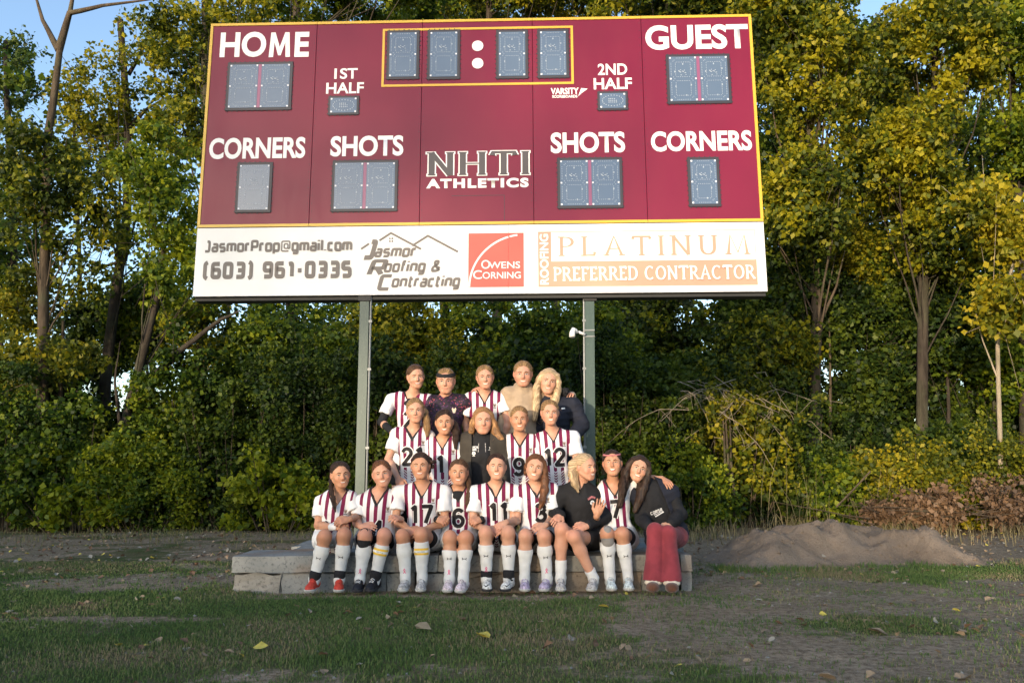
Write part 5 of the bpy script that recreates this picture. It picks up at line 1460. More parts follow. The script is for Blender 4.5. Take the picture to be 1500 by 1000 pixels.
        if smile == 'laugh': fd([([(-w2 * .8, -.0515 * k), (-w2 * .35, -.059 * k), (w2 * .35, -.059 * k), (w2 * .8, -.0515 * k)], [.002 * k, d_, d_, .002 * k])], tongue_m, 'mouth', .0024)
        fd([([(-w2 * .82, -.0505 * k), (-w2 * .35, -.0560 * k), (w2 * .35, -.0560 * k), (w2 * .82, -.0505 * k)], [.002 * k, .0108 * k * tf, .0108 * k * tf, .002 * k])], teeth_m, 'teeth', .0034)
    # --- hair
    HV = Vol(np.minimum(hp - .17 * s, hp - .17 * s), hp + .19 * s, VX) if style in ('back', 'bun', 'headband', 'curlbun') else Vol(hp + np.array([-.24, -.22, -.52]) * s, hp + np.array([.24, .24, .2]) * s, VX)
    hc = lambda pts, rad, kk=.012: chain(HV, [Hd(*q) for q in pts], [r * s for r in rad], kk * s)
    HV.add(ell(Hd(0, -.018, .038), A, (.087 * s, .098 * s, .088 * s)), .01); HV.add(ell(Hd(0, -.046, .0), A, (.080 * s, .066 * s, .080 * s)), .02)
    if style in ('long', 'longblond'):
        for a in (-1, 1):
            hc([(a * .066, .026, .065), (a * .090, .024, .01), (a * .096, .030, -.07), (a * .088, .050, -.15), (a * .080, .07, -.25), (a * .07, .085, -.36)], [.030, .026, .032, .036, .034, .022], .02)
            hc([(a * .05, -.05, .02), (a * .070, -.03, -.08), (a * .085, .0, -.2), (a * .075, .04, -.30)], [.055, .055, .045, .025], .03)
    elif style == 'longr':          # brown hair swept to the image right
        hc([(.066, .010, .05), (.088, 0, -.02), (.105, .01, -.10), (.115, .03, -.18), (.112, .05, -.27), (.10, .06, -.34)], [.030, .032, .036, .036, .03, .016], .02); hc([(-.060, .0, .05), (-.080, -.012, -.01), (-.078, -.03, -.07)], [.026, .020, .02], .02)
    elif style == 'ponyr':
        hc([(.03, -.09, .03), (.085, -.06, -.03), (.105, -.01, -.09), (.105, .03, -.16), (.10, .045, -.24)], [.04, .034, .034, .032, .016], .02)
    elif style == 'ponyl':
        hc([(-.02, -.09, .05), (-.075, -.08, .02), (-.105, -.06, -.06), (-.11, -.03, -.14), (-.09, 0, -.21)], [.045, .042, .038, .03, .012], .02); hc([(-.04, -.07, -.03), (-.085, -.05, -.1), (-.075, -.01, -.17)], [.04, .032, .015], .02)
    elif style in ('braidl', 'braidr', 'braid7'):
        a = -1 if style == 'braidl' else 1
        pts = [(a * .04, -.07, .0), (a * .080, -.035, -.05), (a * .090, .0, -.10), (a * .092, .045, -.15), (a * .085, .07, -.20), (a * .08, .075, -.26), (a * .078, .075, -.31)]
        hc(pts, [.036, .024, .020, .018, .017, .016, .009], .01)
        for i in range(9):                                              # plaits
            t = 1 + i * .52; j = int(t); q = np.array(pts[j]) + (np.array(pts[min(j + 1, 6)]) - np.array(pts[j])) * (t - j)
            HV.add(ell(Hd(q[0] + (.007 if i % 2 else -.007), q[1] + .004, q[2]), A, np.array([.016, .014, .015]) * s), .003)
    elif style == 'coach':
        hc([(-.060, .012, .05), (-.088, .0, -.02), (-.098, -.01, -.09), (-.115, -.02, -.125)], [.030, .026, .026, .01], .02)
        hc([(.060, .012, .05), (.088, .0, -.02), (.110, .01, -.10), (.145, .03, -.145), (.17, .04, -.155)], [.032, .030, .036, .026, .01], .02); hc([(.05, -.04, 0), (.10, -.02, -.09), (.13, 0, -.17)], [.04, .04, .02], .02)
    if style in ('bun', 'back', 'headband'): HV.add(ell(Hd(0, -.105, .045), A, np.array([.038, .032, .038]) * s), .012)
    if style == 'curlbun':
        rs = np.random.RandomState(3)
        for _ in range(16): HV.add(ell(Hd(.085 + rs.normal() * .022, -.04 + rs.normal() * .02, .03 + rs.normal() * .035), A, np.array([.018, .018, .018]) * s), .004)
    HV.sub(ell(Hd(0, .098, -.016), A, (.074 * s, .072 * s, .100 * s)), .022)
    if style not in ('long', 'longblond', 'coach', 'longr'):
        HV.sub(ell(Hd(0, .07, -.09), A, (.085 * s, .085 * s, .085 * s)), .01)
        for a in (-1, 1): HV.sub(ell(Hd(a * .090, .006, -.006), A, (.020 * s, .024 * s, .032 * s)), .006)
    else:
        HV.sub(ell(Hd(0, .06, -.10), A, (.062 * s, .075 * s, .075 * s)), .01)
    HV.warp(.0034, 46, 3, (1, 1, .3)); HV.warp(.004 if not style.startswith('long') else .0022, 15, 8)
    def hat(v):
        q_ = (v - hp) @ A.T / s
        if style in ('long', 'longblond', 'coach', 'longr'):
            ang = np.arctan2(q_[:, 0], -q_[:, 1] + .02 + np.maximum(0, q_[:, 2] - .05) * 1.0); up_ = q_[:, 2]
        else:
            b_ = np.array([0, -.10, .05]); w_ = q_ - b_; ang = np.arctan2(w_[:, 0], w_[:, 2]); up_ = np.linalg.norm(w_, axis=1)
            tail = q_[:, 2] < -.03; ang = np.where(tail, q_[:, 0] * 30, ang); up_ = np.where(tail, q_[:, 2], up_)
        return {'ha': ang * 11 + 7.0 * s, 'hb': up_ * 9}
    vobj(HV, 'hair', HR[hair], body_root, hat)
    # flyaway strands
    rs = np.random.RandomState(int(head[0])); fly = MB()
    v_, _f = HV.mesh()
    for i_ in rs.choice(len(v_), 90):
        q_ = v_[i_]; o_ = unit(q_ - Hd(0, -.01, .0)); d_ = unit(np.cross(o_, rs.normal(size=3)) + [0, 0, -.8]); L_h = rs.uniform(.02, .06)
        fly.tube([q_ - o_ * .004, q_ + o_ * .004 + d_ * L_h * .5, q_ + o_ * rs.uniform(.0, .010) + d_ * L_h], [.0011, .0010, .0006], 3, False)
    tag(fly.build('stray_hairs', HR[hair], body_root), kind='stuff')
    if style == 'headband' or (extra and 'pinkband' in extra):
        B = Vol(hp - .15 * s, hp + .17 * s, VX * .8)
        if style == 'headband': B.add(ell(Hd(0, -.012, .040), A, (.0895 * s, .1015 * s, .090 * s)), 0); c0, w0, m0 = (0, 0, .066), .021, CL['black']
        else: B.add(ell(Hd(0, -.014, .040), A, (.0910 * s, .101 * s, .091 * s)), 0); c0, w0, m0 = (0, 0, .080), .008, CL['pinkb']
        cc = Hd(*c0); nn = unit(u + f * .15)
        B.cut(lambda p: np.abs((p - cc) @ nn) - w0 * s * .5 * 1.6); B.sub(ell(Hd(0, -.012, .040), A, (.0745 * s, .091 * s, .080 * s)), .002)
        vobj(B, 'headband', m0, body_root)
    # --- top
    thick = .014 if top in ('jersey', 'keeper') else .022
    if top == 'puffer': thick = .036
    tl = .05
    lo2 = np.minimum.reduce([shl, shr, hip, smid] + [a[3] for a in arms] + ([a[2] for a in arms])) - .12; hi2 = np.maximum.reduce([shl, shr, hip, smid, nk + up * .06] + [a[3] for a in arms] + [a[2] for a in arms]) + .12
    J = Vol(lo2, hi2, VX)
    q = thick
    J.add(ell(Tp(0, .0, .26), T, (.132 * g + q, .098 * g + q, .165 * g + q)), .03); J.add(ell(Tp(0, .058, .33), T, (.095 * g + q, .052 * g + q, .060 * g + q)), .03)
    J.add(ell(Tp(0, 0, .60), T, (.128 * g + q, .095 * g + q, .15 * g + q)), .06); J.add(ell(Tp(0, .0, .92), T, (.160 * g + q, .115 * g + q, .13 * g + q)), .06)
    J.add(cone(shl, shr, .050 * bs + q, .050 * bs + q), .05)
    for S0 in (shl, shr): J.add(cone(S0, nk - up * .02 + [0, .015, 0], .048 * bs + q * .7, .050 * bs + q * .7), .04)
    if seat and top == 'jersey':                                     # hem spread over the lap
        for hj, kn, an, toe in lg: J.add(cone(hj, hj + (kn - hj) * .30, .085 * g + q, .080 * g + q), .04)
    sl_prims = []
    for sd, S0, E, W, hd, o in arms:
        if sleeve == 'short':
            e = S0 + (E - S0) * .66; c = cone(S0, e + (E - S0) * .12, .050 * bs + q, .062 * bs + q * .7)
            Jn = unit(E - S0)
            tmp = Vol(np.minimum(S0, E) - .1, np.maximum(S0, E) + .1, VX); tmp.add(c, 0); tmp.cut(lambda p, e=e, Jn=Jn: (p - e) @ Jn)
            sl_prims.append(c)
            def pr(p, c=c, e=e, Jn=Jn): return np.maximum(c[2](p), (p - e) @ Jn)
            J.add((c[0], c[1], pr), .016)
        else:
            c = cone(S0, E, .048 * bs + q, .040 * bs + q); c2 = cone(E, W - (W - E) * .06, .040 * bs + q, .027 * bs + q * .8)
            J.add(c, .03); J.add(c2, .02)
    # hem
    hemp = hip - up * (.02 if seat else .10); J.cut(lambda p: (p - hemp) @ (-up) - (.03 if not seat else .09))
    if seat: J.cut(lambda p: .275 - p[..., 2])
    # neckline
    vn = nk - up * .075 + fw * .10
    ncone = cone(nb - up * .03, nb + up * .20, .064 * bs, .064 * bs)
    def vf(p):
        dx = np.abs((p - nk) @ rt); dz = (nk - p) @ up; fo = (p - nk) @ fw
        return np.maximum(dx * .83 - (.105 * bs - dz) * .56 * .83, -(fo - .005)).astype(np.float32)
    vcone = (nk - .13, nk + .13, vf) if top == 'jersey' else cone(nk + up * .035 + fw * .05, nk - up * (.085 if top == 'jersey' else .02) + fw * .125, .052 * bs, .006)
    if top in ('jersey', 'keeper'):
        if not (top == 'keeper' or under == 'crew'): J.sub(vcone, .006)
        elif top == 'jersey': J.sub(vcone, .006)
        J.sub(ncone, .006)
    elif top == 'zip':
        J.add(cone(nb, nb + up * .05, .066 * bs, .070 * bs), .02); J.sub(cone(nb - up * .03, nb + up * .2, .058 * bs, .064 * bs), .004); J.sub(cone(nk + up * .05 + fw * .05, nk - up * .13 + fw * .15, .045 * bs, .010), .006)
    elif top == 'cowl':
        for a_, r_2 in ((.0, .040), (.035, .036), (.065, .03)):
            c_ = nb + up * (a_ - .01) + fw * .01
            for t_ in range(10): th = 2 * math.pi * t_ / 10; J.add(cone(c_ + (rt * math.cos(th) + fw * math.sin(th)) * .062, c_ + (rt * math.cos(th + .63) + fw * math.sin(th + .63)) * .062, r_2, r_2), .012)
        J.sub(cone(nb + up * .03, nb + up * .2, .050 * bs, .075 * bs), .006)
    else: J.sub(ncone, .006)
    J.warp(.0085, 10, 5 + len(label), (1, .6, .55)); J.warp(.0055, 21, 5 + len(label), (1.2, 1, .6)); J.warp(.0022, 40, 1)
    if top == 'puffer':
        i = np.argwhere(np.abs(J.d) < .03); pp = i * J.h + J.lo; J.d[tuple(i.T)] += (.006 * np.abs(np.sin((pp @ up) * 52))).astype(np.float32)
    if top == 'jersey':
        def at(v):
            jx = (v - nk) @ rt; jz = (nk - v) @ up
            tor = np.minimum(ell(Tp(0, .0, .26), T, (.132 * g + q, .098 * g + q, .165 * g + q))[2](v), cone(shl, shr, .052 * bs + q, .052 * bs + q)[2](v)); js = np.full(len(v), -1.0)
            for c in sl_prims: js = np.maximum(js, tor - c[2](v))
            js = np.maximum(js, (np.abs(jx) - half - .01) * 2)
            jn = np.minimum(ncone[2](v), vcone[2](v)) + .003
            return {'jx': jx, 'jz': jz, 'js': js, 'jn': jn}
        jo = vobj(J, 'jersey', CL['jersey'], body_root, at)
    else:
        jo = vobj(J, {'keeper': 'keeper_jersey', 'zip': 'pullover', 'cowl': 'hooded_sweater', 'puffer': 'puffer_jacket', 'hoodie': 'hoodie'}[top], CL[{'keeper': 'keeper', 'zip': 'black', 'cowl': 'beige', 'puffer': 'navy', 'hoodie': 'black'}[top]], body_root)
    if under:                                                        # dark shirt in the neck opening, and long sleeves
        U = Vol(np.minimum(nb - .14, nb - .14), nb + .14, VX); U.add(cone(nb - up * .09, nb + up * .030, .085 * bs, .060 * bs), .02); U.add(ell(Tp(0, .015, .16), T, (.10 * g, .098 * g, .07)), .02); U.cut(lambda p: (p - nb - up * .022) @ up)
        vobj(U, 'undershirt', CL['black'], body_root)
    for sd, S0, E, W, hd, o in arms:
        if under == 'long' and sd < 0:
            U = Vol(np.minimum.reduce([S0, E, W]) - .09, np.maximum.reduce([S0, E, W]) + .09, VX); U.add(cone(S0, E, .050 * bs, .042 * bs), .01); U.add(cone(E, W, .042 * bs, .030 * bs), .01); vobj(U, 'undersleeve', CL['black'], body_root)
        if sd in cuffs or ('w%d' % sd) in cuffs:
            U = Vol(W - .09, W + .09, VX * .8); dr = unit(W - E); U.add(cone(W - dr * .055, W + dr * .005, .034 * bs, .030 * bs), 0); vobj(U, 'wristband', CL['white' if ('w%d' % sd) in cuffs else 'black'], body_root)
    # decals on the chest
    cd = lambda strips, mat, name, off=.0015, par=None: decal(J, strips, nk, T, mat, name, par or jo, off, .3, .009, .45)
    if num:
        nz = -(numz or .27); st = sqtext(num, numx, nz, .142, .38, .0 if num not in ('17', '7', '4', '11', '1', '21', '12') else .08, .92, JN)
        cd([(p, .050) for p in st], CL['white'], 'number_outline', .0015); cd([(p, .033) for p in st], CL['ink'], 'number', .0040)
    if crest and top == 'jersey':
        cx, cz = .098, -.135
        cd([([(cx - .011, cz + .02), (cx, cz + .008), (cx + .011, cz + .02)], .006), ([(cx, cz + .012), (cx, cz - .012)], [.026, .012])], CL['crest'], 'crest', .0018); cd([([(cx - .013, cz - .020), (cx + .013, cz - .020)], .006)], CL['ink'], 'crest_lettering', .0018)
        cx, cz = -.075, -.125
        cd([([(cx - .006, cz + .006), (cx - .002, cz), (cx - .006, cz - .006)], .003), ([(cx + .006, cz + .006), (cx + .002, cz), (cx + .006, cz - .006)], .003)], CL['ink'], 'maker_mark', .0018)
    if extra:
        if 'keepercrest' in extra:
            cx, cz = .085, -.15; cd([([(cx - .014, cz + .02), (cx - .012, cz + .035)], .008), ([(cx + .014, cz + .02), (cx + .012, cz + .035)], .008), ([(cx, cz + .024), (cx, cz - .018)], [.044, .02])], CL['cream'], 'crest', .002)
        if 'ball' in extra:
            cx, cz = .085, -.165; ring = [(cx + .016 * math.cos(t), cz + .016 * math.sin(t)) for t in np.linspace(0, 2 * math.pi, 13)]
            cd([([(cx - .014, cz), (cx + .014, cz)], [.02, .02]), (ring, .008)], CL['white'], 'ball_emblem', .002); cd([([(cx - .005, cz), (cx + .005, cz)], .01), ([(cx - .014, cz + .008), (cx - .010, cz + .010)], .006), ([(cx + .014, cz - .006), (cx + .010, cz - .009)], .006)], CL['ink'], 'ball_patches', .0035)
            cd([([(cx - .034, cz + .034), (cx, cz + .048), (cx + .034, cz + .036)], .017)], CL['pinkb'], 'lettering', .002); cd([([(cx - .03 + .012 * i, cz + .036 + .004 * math.sin(i)), (cx - .03 + .012 * i, cz + .046)], .004) for i in range(6)], CL['ink'], 'lettering_gaps', .0035)
        if 'coachprint' in extra:
            st = []
            for r0_, z0_ in ((5, -.115), (4, -.137)):
                st += [(p, .0045) for p in sqtext('C0RC9'[:r0_], -.075, z0_, .015, .4, .1)]
            cx, cz = -.075, -.170; ring = [(cx + .013 * math.cos(t), cz + .013 * math.sin(t)) for t in np.linspace(0, 2 * math.pi, 11)]
            cd(st + [(ring, .008), ([(cx - .004, cz), (cx + .004, cz)], .008), ([(cx - .012, cz - .024), (cx + .012, cz - .024)], .004)], CL['white'], 'chest_print', .002)
            cx, cz = .078, -.122
            cd([([(cx - .012, cz + .010), (cx - .004, cz), (cx - .012, cz - .010)], .005), ([(cx + .012, cz + .010), (cx + .004, cz), (cx + .012, cz - .010)], .005), ([(cx - .006, cz), (cx + .006, cz)], .005), ([(cx - .020, cz - .020), (cx + .020, cz - .020)], .003)], CL['white'], 'maker_mark', .002)
        if 'hoodprint' in extra:
            st = [(p, .005) for p in sqtext('C0R5R', -.02, -.225, .022, .4, .1)]; st += [([(-.045, -.262), (.04, -.250)], .010), ([(-.05, -.246), (.035, -.240)], .004)]
            cd(st, CL['white'], 'chest_print', .002)
        if 'logo' in extra: cd([([(.075, -.12), (.11, -.12)], .014)], CL['white'], 'sleeve_logo', .002)
    # hood, open jacket, vest
    def shell(name, mat, q2, zlo, opening, sleeves=True, hood=None, puff=0.):
        K = Vol(lo2 - .04, hi2 + .04, VX)
        K.add(ell(Tp(0, .0, .26), T, (.132 * g + q2, .100 * g + q2, .165 * g + q2)), .03); K.add(ell(Tp(0, 0, .60), T, (.130 * g + q2, .097 * g + q2, .15 * g + q2)), .06); K.add(ell(Tp(0, .0, .92), T, (.160 * g + q2, .115 * g + q2, .13 * g + q2)), .06)
        K.add(cone(shl, shr, .050 * bs + q2, .050 * bs + q2), .05)
        for S0 in (shl, shr): K.add(cone(S0, nk, .048 * bs + q2 * .8, .052 * bs + q2 * .6), .04)
        if sleeves:
            for sd, S0, E, W, hd, o in arms: K.add(cone(S0, E, .050 * bs + q2, .044 * bs + q2), .03); K.add(cone(E, W - (W - E) * .08, .044 * bs + q2, .030 * bs + q2 * .8), .02)
        if puff:
            i = np.argwhere(np.abs(K.d) < .03); pp = i * K.h + K.lo; K.d[tuple(i.T)] += (puff * np.abs(np.sin((pp @ up) * 48))).astype(np.float32)
        K.cut(lambda p: (p - (hip - up * zlo)) @ (-up)); K.sub(ncone, .006)
        K.cut(lambda p: np.where((p - nk) @ fw > -.02, opening - np.abs((p - nk) @ rt + .01), -1).astype(np.float32)); K.warp(.004, 16, 4)
        return vobj(K, name, mat, body_root)
    if extra and 'coachjacket' in extra:
        shell('jacket', CL['olive'], .040, .08, .085)
        K = Vol(nb - .17, nb + .17, VX)
        for t_ in range(14):
            th = math.pi * 2 * t_ / 14; th2 = th + .46; K.add(cone(nb + (rt * math.cos(th) + fw * math.sin(th) * 1.05) * .083 + up * (.022 - .035 * max(0, math.sin(th))), nb + (rt * math.cos(th2) + fw * math.sin(th2) * 1.05) * .083 + up * (.022 - .035 * max(0, math.sin(th2))), .028, .028), .012)
        K.warp(.004, 20, 2); vobj(K, 'hood', CL['black'], body_root)
        for a in (-1, 1): cd([([(a * .03, -.08), (a * .034, -.16)], .005)], CL['greysh'], 'drawstring', .004)
    if extra and 'vest' in extra:
        shell('puffer_vest', CL['navy'], .050, .02, .10, False, puff=.006)
        K = Vol(nb - .2, nb + .2, VX)
        for t_ in range(10):
            th = math.pi * (1.0 + t_ / 9.); th2 = th + .36; K.add(cone(nb + (rt * math.cos(th) + fw * math.sin(th)) * .09, nb + (rt * math.cos(th2) + fw * math.sin(th2)) * .09, .034, .034), .012)
        K.warp(.004, 20, 2); vobj(K, 'hood', CL['black'], body_root)
    if extra and 'furhood' in extra:
        K = Vol(nb - .25, nb + .25, VX)
        for t_ in range(9):
            th = math.pi * (.92 + 1.1 * t_ / 8.); th2 = th + .43; K.add(cone(nb + (rt * (math.cos(th) + .35) + fw * math.sin(th)) * .105 + up * .06, nb + (rt * (math.cos(th2) + .35) + fw * math.sin(th2)) * .105 + up * .06, .040, .040), .01)
        K.warp(.012, 60, 2); vobj(K, 'fur_hood', CL['black'], body_root)
    # --- shorts / trousers
    if legs in ('shorts', 'trousers') or not seat:
        lw = np.array([q for l in lg for q in (l[0], l[1], l[2])] + [hip])
        K = Vol(lw.min(0) - .14, lw.max(0) + .14, VX); K.add(ell(hip + up * .02, T, (.155 * g, .118 * g, .12 * g)), .03)
        for hj, kn, an, toe in lg:
            if legs == 'trousers':
                K.add(cone(hj, kn, .098 * g, .071 * bs), .03); K.add(ell(kn, np.eye(3), (.068, .068, .07)), .02); lowp = an + np.array([0, -.015, -.015]); K.add(cone(kn, kn + (lowp - kn) * .45, .071 * bs, .073 * bs), .02); K.add(cone(kn + (lowp - kn) * .45, lowp, .070 * bs, .092 * bs), .02)
            else: K.add(cone(hj, hj + (kn - hj) * .48, .094 * g, .082 * g), .03)
        if seat: K.cut(lambda p: np.where(p[..., 1] > 7.09, .266 - p[..., 2], -1).astype(np.float32))
        if legs == 'trousers': K.cut(lambda p: .085 - p[..., 2]); K.warp(.011, 11, 3, (1, 1, .22))
        K.warp(.004, 15, 9); vobj(K, 'trousers' if legs == 'trousers' else 'shorts', CL['rose'] if legs == 'trousers' else CL['black' if shortcol == 'black' else 'white'], body_root)
    # --- socks and shoes
    if not seat: return body_root
    for k_, (hj, kn, an, toe) in enumerate(lg):
        side = (-1, 1)[k_]
        ft = unit((toe - an) * [1, 1, 0]); fx = np.array([-ft[1], ft[0], 0]); FA = np.array([fx, ft, [0, 0, 1.0]])
        if legs != 'trousers' and socks:
            t0 = sock_top if not hasattr(sock_top, '__len__') else sock_top[k_]; lowc = None
            a0 = kn + (an - kn) * t0; md = kn + (an - kn) * .36 + np.array([0, .018, 0]); ax_ = unit(an - kn)
            K = Vol(np.minimum(kn, an) - .11, np.maximum(kn, an) + .11, VX)
            K.add(cone(kn, md, .055 * bs + .006, .053 * bs + .007), .03); K.add(cone(md, an, .053 * bs + .007, .034 * bs + .008), .03); K.add(cone(an, an - [0, 0, .03], .042, .04), .02)
            K.cut(lambda p: (a0 - p) @ ax_); K.warp(.003, 26, 2, (.7, .7, 1.6)); K.warp(.0035, 11, 6)
            so = vobj(K, 'sock', CL['sock'], body_root)
            Fr = np.array([[1.0, 0, 0], [0, -1.0, 0], [0, 0, 1.0]]); Fr[2] = unit(kn - an); Fr[0] = unit(np.cross([0, 1.0, 0], Fr[2])); Fr[0] = Fr[0] if Fr[0][0] > 0 else -Fr[0]
            sd_ = lambda st, mat, nm, off=.002: decal(K, st, (kn + an) / 2, Fr, mat, nm, so, off, .18, .0035, .3)
            if side in ua:
                sd_([([(-.018, .010), (-.012, .001), (-.018, -.008)], .0055), ([(.018, .010), (.012, .001), (.018, -.008)], .0055), ([(-.013, .001), (.013, .001)], .0045)], CL['ink'], 'sock_mark')
            if side in ribbon:
                z_ = -.105; sd_([([(-.010, z_ - .020), (.007, z_ + .008), (.0, z_ + .018), (-.007, z_ + .008), (.010, z_ - .020)], .0048)], CL['pink'], 'ribbon_mark')
            if side in captain:
                for zz, m_ in ((.062, 'gold'), (.026, 'gold'), (.044, 'white')): sd_([([(-.060, zz), (.060, zz)], .0185)], CL[m_], 'captain_band', .0035)
                sd_([([(-.026 + i * .0085, .040), (-.024 + i * .0085, .048)], .003) for i in range(7)], CL['ink'], 'band_lettering', .006)
            if side in bands:
                K = Vol(an - .12, an + .14, VX * .8); c_ = an + unit(kn - an) * .045; K.add(cone(c_, an + unit(kn - an) * .0, .049 * bs + .002, .046 * bs + .002), 0); vobj(K, 'ankle_wrap', CL['black'], body_root)
        if side in ksleeve:
            K = Vol(kn - .12, kn + .12, VX * .8); K.add(ell(kn + [0, -.012, .008], np.eye(3), (.054 * bs, .056 * bs, .060 * bs)), .01); K.add(cone(kn, kn + (an - kn) * .2, .058 * bs, .056 * bs), .01)
            if ksleeve[0] == side and extra and 'brace' in extra: K.sub(ell(kn + [0, -.06, .018], np.eye(3), (.030, .05, .048)), .004)
            vobj(K, 'knee_sleeve', CL['black' if (extra and 'brace' in extra) else 'greyk'], body_root)
        sh_m, sl_m = shoe
        hl = an - ft * .035; K = Vol(np.minimum(hl, toe) - .13, np.maximum(hl, toe) + .13, VX * .75)
        ball = toe - ft * .045
        if legs == 'trousers':
            K.add(ell(hl + ft * .02 + [0, 0, -.035], FA, (.052, .062, .055)), .02); K.add(ell(ball + [0, 0, .015] + ft * .03, FA, (.054, .075, .042)), .04); K.cut(lambda p: .012 - p[..., 2]); K.warp(.002, 30, 1); vobj(K, 'slipper', CL['brownf'], body_root)
            K2 = Vol(an - .12, an + .12, VX * .75); tc = an + [0, 0, -.018] + ft * .045
            for t_ in range(12): th = 2 * math.pi * t_ / 12; K2.add(cone(tc + (fx * math.cos(th) * .95 + ft * math.sin(th) * 1.1) * .052, tc + (fx * math.cos(th + .53) * .95 + ft * math.sin(th + .53) * 1.1) * .052, .018, .018), .006)
            K2.warp(.004, 60, 2); vobj(K2, 'slipper_trim', CL['cream'], body_root)
        else:
            K.add(cone(an + [0, 0, .0] - ft * .004, hl + [0, 0, -.035], .038, .036), .02); K.add(cone(hl + [0, 0, -.045], ball + [0, 0, .0], .032, .035), .03); K.add(ell(toe - ft * .022 + [0, 0, .002], FA, (.034, .040, .025)), .03); K.add(cone(an + ft * .025 + [0, 0, -.015], ball + [0, 0, .014], .027, .024), .02)
            K.sub(cone(an + [0, 0, .05], an + [0, 0, .012], .04, .036), .004); K.cut(lambda p: .016 - p[..., 2]); K.warp(.0012, 40, 4)
            so = vobj(K, 'shoe', CL[sh_m], body_root)
            Q = Vol(np.minimum(hl, toe) - .08, np.maximum(hl, toe) + .08, VX * .75); Q.add(cone(hl + [0, 0, -.045], ball - [0, 0, .006], .039, .043), .03); Q.add(ell(toe - ft * .020 + [0, 0, .0], FA, (.040, .043, .032)), .03); Q.cut(lambda p: np.maximum(p[..., 2] - .024, .002 - p[..., 2])); vobj(Q, 'shoe_sole', sole_d if sl_m == 'd' else rubber, so)
            La = MB()
            for j in range(4):
                c_ = an + (ball - an) * (.35 + .2 * j) + [0, 0, .03 - .002 * j]
                pq, okk = K.drop(np.array([c_ + fx * t_ * .018 + [0, 0, .05] + ft * .002 * t_ for t_ in (-1, -.3, .3, 1)]), [0, 0, -1.0], .14, .004)
                La.tube(pq + [0, 0, .0015], .0036, 5)
            La.build('laces', (lace_m if sh_m in ('dshoe', 'greysh', 'lilac') else CL['greysh']) if sh_m != 'red' else CL['red'], so)
            if extra and 'swoosh' in extra:
                decal(K, [([(-.02, -.005), (-.005, -.016), (.03, .004)], [.003, .008, .002])], an + ft * .04 - [0, 0, .03], np.array([[1.0, 0, 0], [0, -1.0, 0], [0, 0, 1.0]]), CL['ink'], 'shoe_stripe', so, .002, .15, .005, .3)
    return body_root


K_ = dict
YR = 7.30
person('player with dark braid, red shoes and white wristband, leftmost of the seated front row', (498.5, 695.5), 36.5, (495.5, 723), ((463, 727), (522, 721)), YR, yaw=24, roll=6,
       L=((466, 769), (491, 772)), hand_l=((511, 768), K_(curl=.9)), R=((523, 757), (512, 760)), hand_r=((501, 762), K_(curl=.6)), hipu=486, knees=((475.7, 786), (504, 783)), ankles=((459, 844), (495.6, 842)), toes=((450.5, 866), (495, 867)),
       skin_='tan', hair='dark', style='braidl', num='12', numz=.31, shoe=('red', 'r'), cuffs=('w-1',), ua=(-1, 1), bands=(-1, 1), shortcol='white')
person('player number 4 with reddish bun, black knee brace, yellow captain band and black shoes', (559.3, 694), 39, (555.5, 720), ((521, 727), (583, 723)), YR, yaw=8, roll=10,
       L=((522, 765), (529, 771)), hand_l=((540, 771), K_(curl=.35)), R=((584, 766, .02), (587, 760, -.2)), hand_r=((576, 757), K_(curl=.7)), hipu=549, knees=((534.5, 784.4), (562.8, 783.4)), ankles=((526, 846), (548, 850)), toes=((521, 868), (538.7, 867)),
       skin_='rosy', hair='redbr', style='bun', num='4', numz=.31, numx=.02, shoe=('dshoe', 'd'), ribbon=(-1,), captain=(1,), bands=(1,), ksleeve=(-1,), extra=('brace',))
person('player number 17 with curly dark bun, wearing a captain band on one white sock', (616, 682.5), 38.5, (619.4, 709), ((575, 713), (659, 713)), YR, yaw=0, roll=2,
       L=((580, 760), (599, 775)), hand_l=((610, 778), K_(curl=.4)), R=((652, 764), (620, 776)), hand_r=((606, 780), K_(curl=.4)), hipu=618, knees=((589.7, 784.8), (617, 782.6)), ankles=((593, 850.8), (617, 848.6)), toes=((587.4, 865), (614, 866)),
       skin_='tan', hair='dark', style='curlbun', num='17', numz=.25, shoe=('greysh', 'r'), ribbon=(-1,), captain=(1,), sock_top=(.16, .16), girth=1.02)
person('small player number 6 with braid and black undershirt, arms hooked round both neighbours', (672, 692), 36.5, (672, 714), ((651, 718), (695, 718)), YR + .07, yaw=0, roll=0,
       L=((641, 764, .0), (640, 760, -.24)), hand_l=((652, 762, -.30), K_(curl=1.0)), R=((708, 766, .0), (705, 760, -.24)), hand_r=((692, 763, -.30), K_(curl=1.0)), hipu=672, knees=((659, 787, -.06), (682, 787, -.06)), ankles=((656.8, 848.6), (677.7, 848.6)), toes=((653.5, 868), (671, 869.5)),
       skin_='tan', hair='brown', style='braidr', num='6', numz=.25, under='crew', shoe=('pinkw', 'r'), cuffs=(-1, 1), ua=(-1, 1), ribbon=(-1,), sock_top=(.30, .30), shortcol='white', crest=False)
person('pale dark haired player number 11, hands clasped with her neighbour', (727.6, 684), 38.5, (726, 709), ((686, 714), (764, 713)), YR, yaw=0, roll=0, pitch=3,
       L=((693, 764), (710, 776)), hand_l=((723, 777), K_(curl=.6)), R=((752, 764), (740, 775)), hand_r=((730, 777), K_(curl=.6)), hipu=727, knees=((711.5, 780), (744.5, 780)), ankles=((711.5, 844), (744, 846.4)), toes=((712.6, 864), (737, 864)),
       skin_='fair', hair='dark', style='back', num='11', numz=.23, numx=.02, shoe=('wshoe', 'd'), ua=(-1, 1), ribbon=(-1,), bands=(-1, 1), sock_top=(.26, .26), extra=('swoosh',))
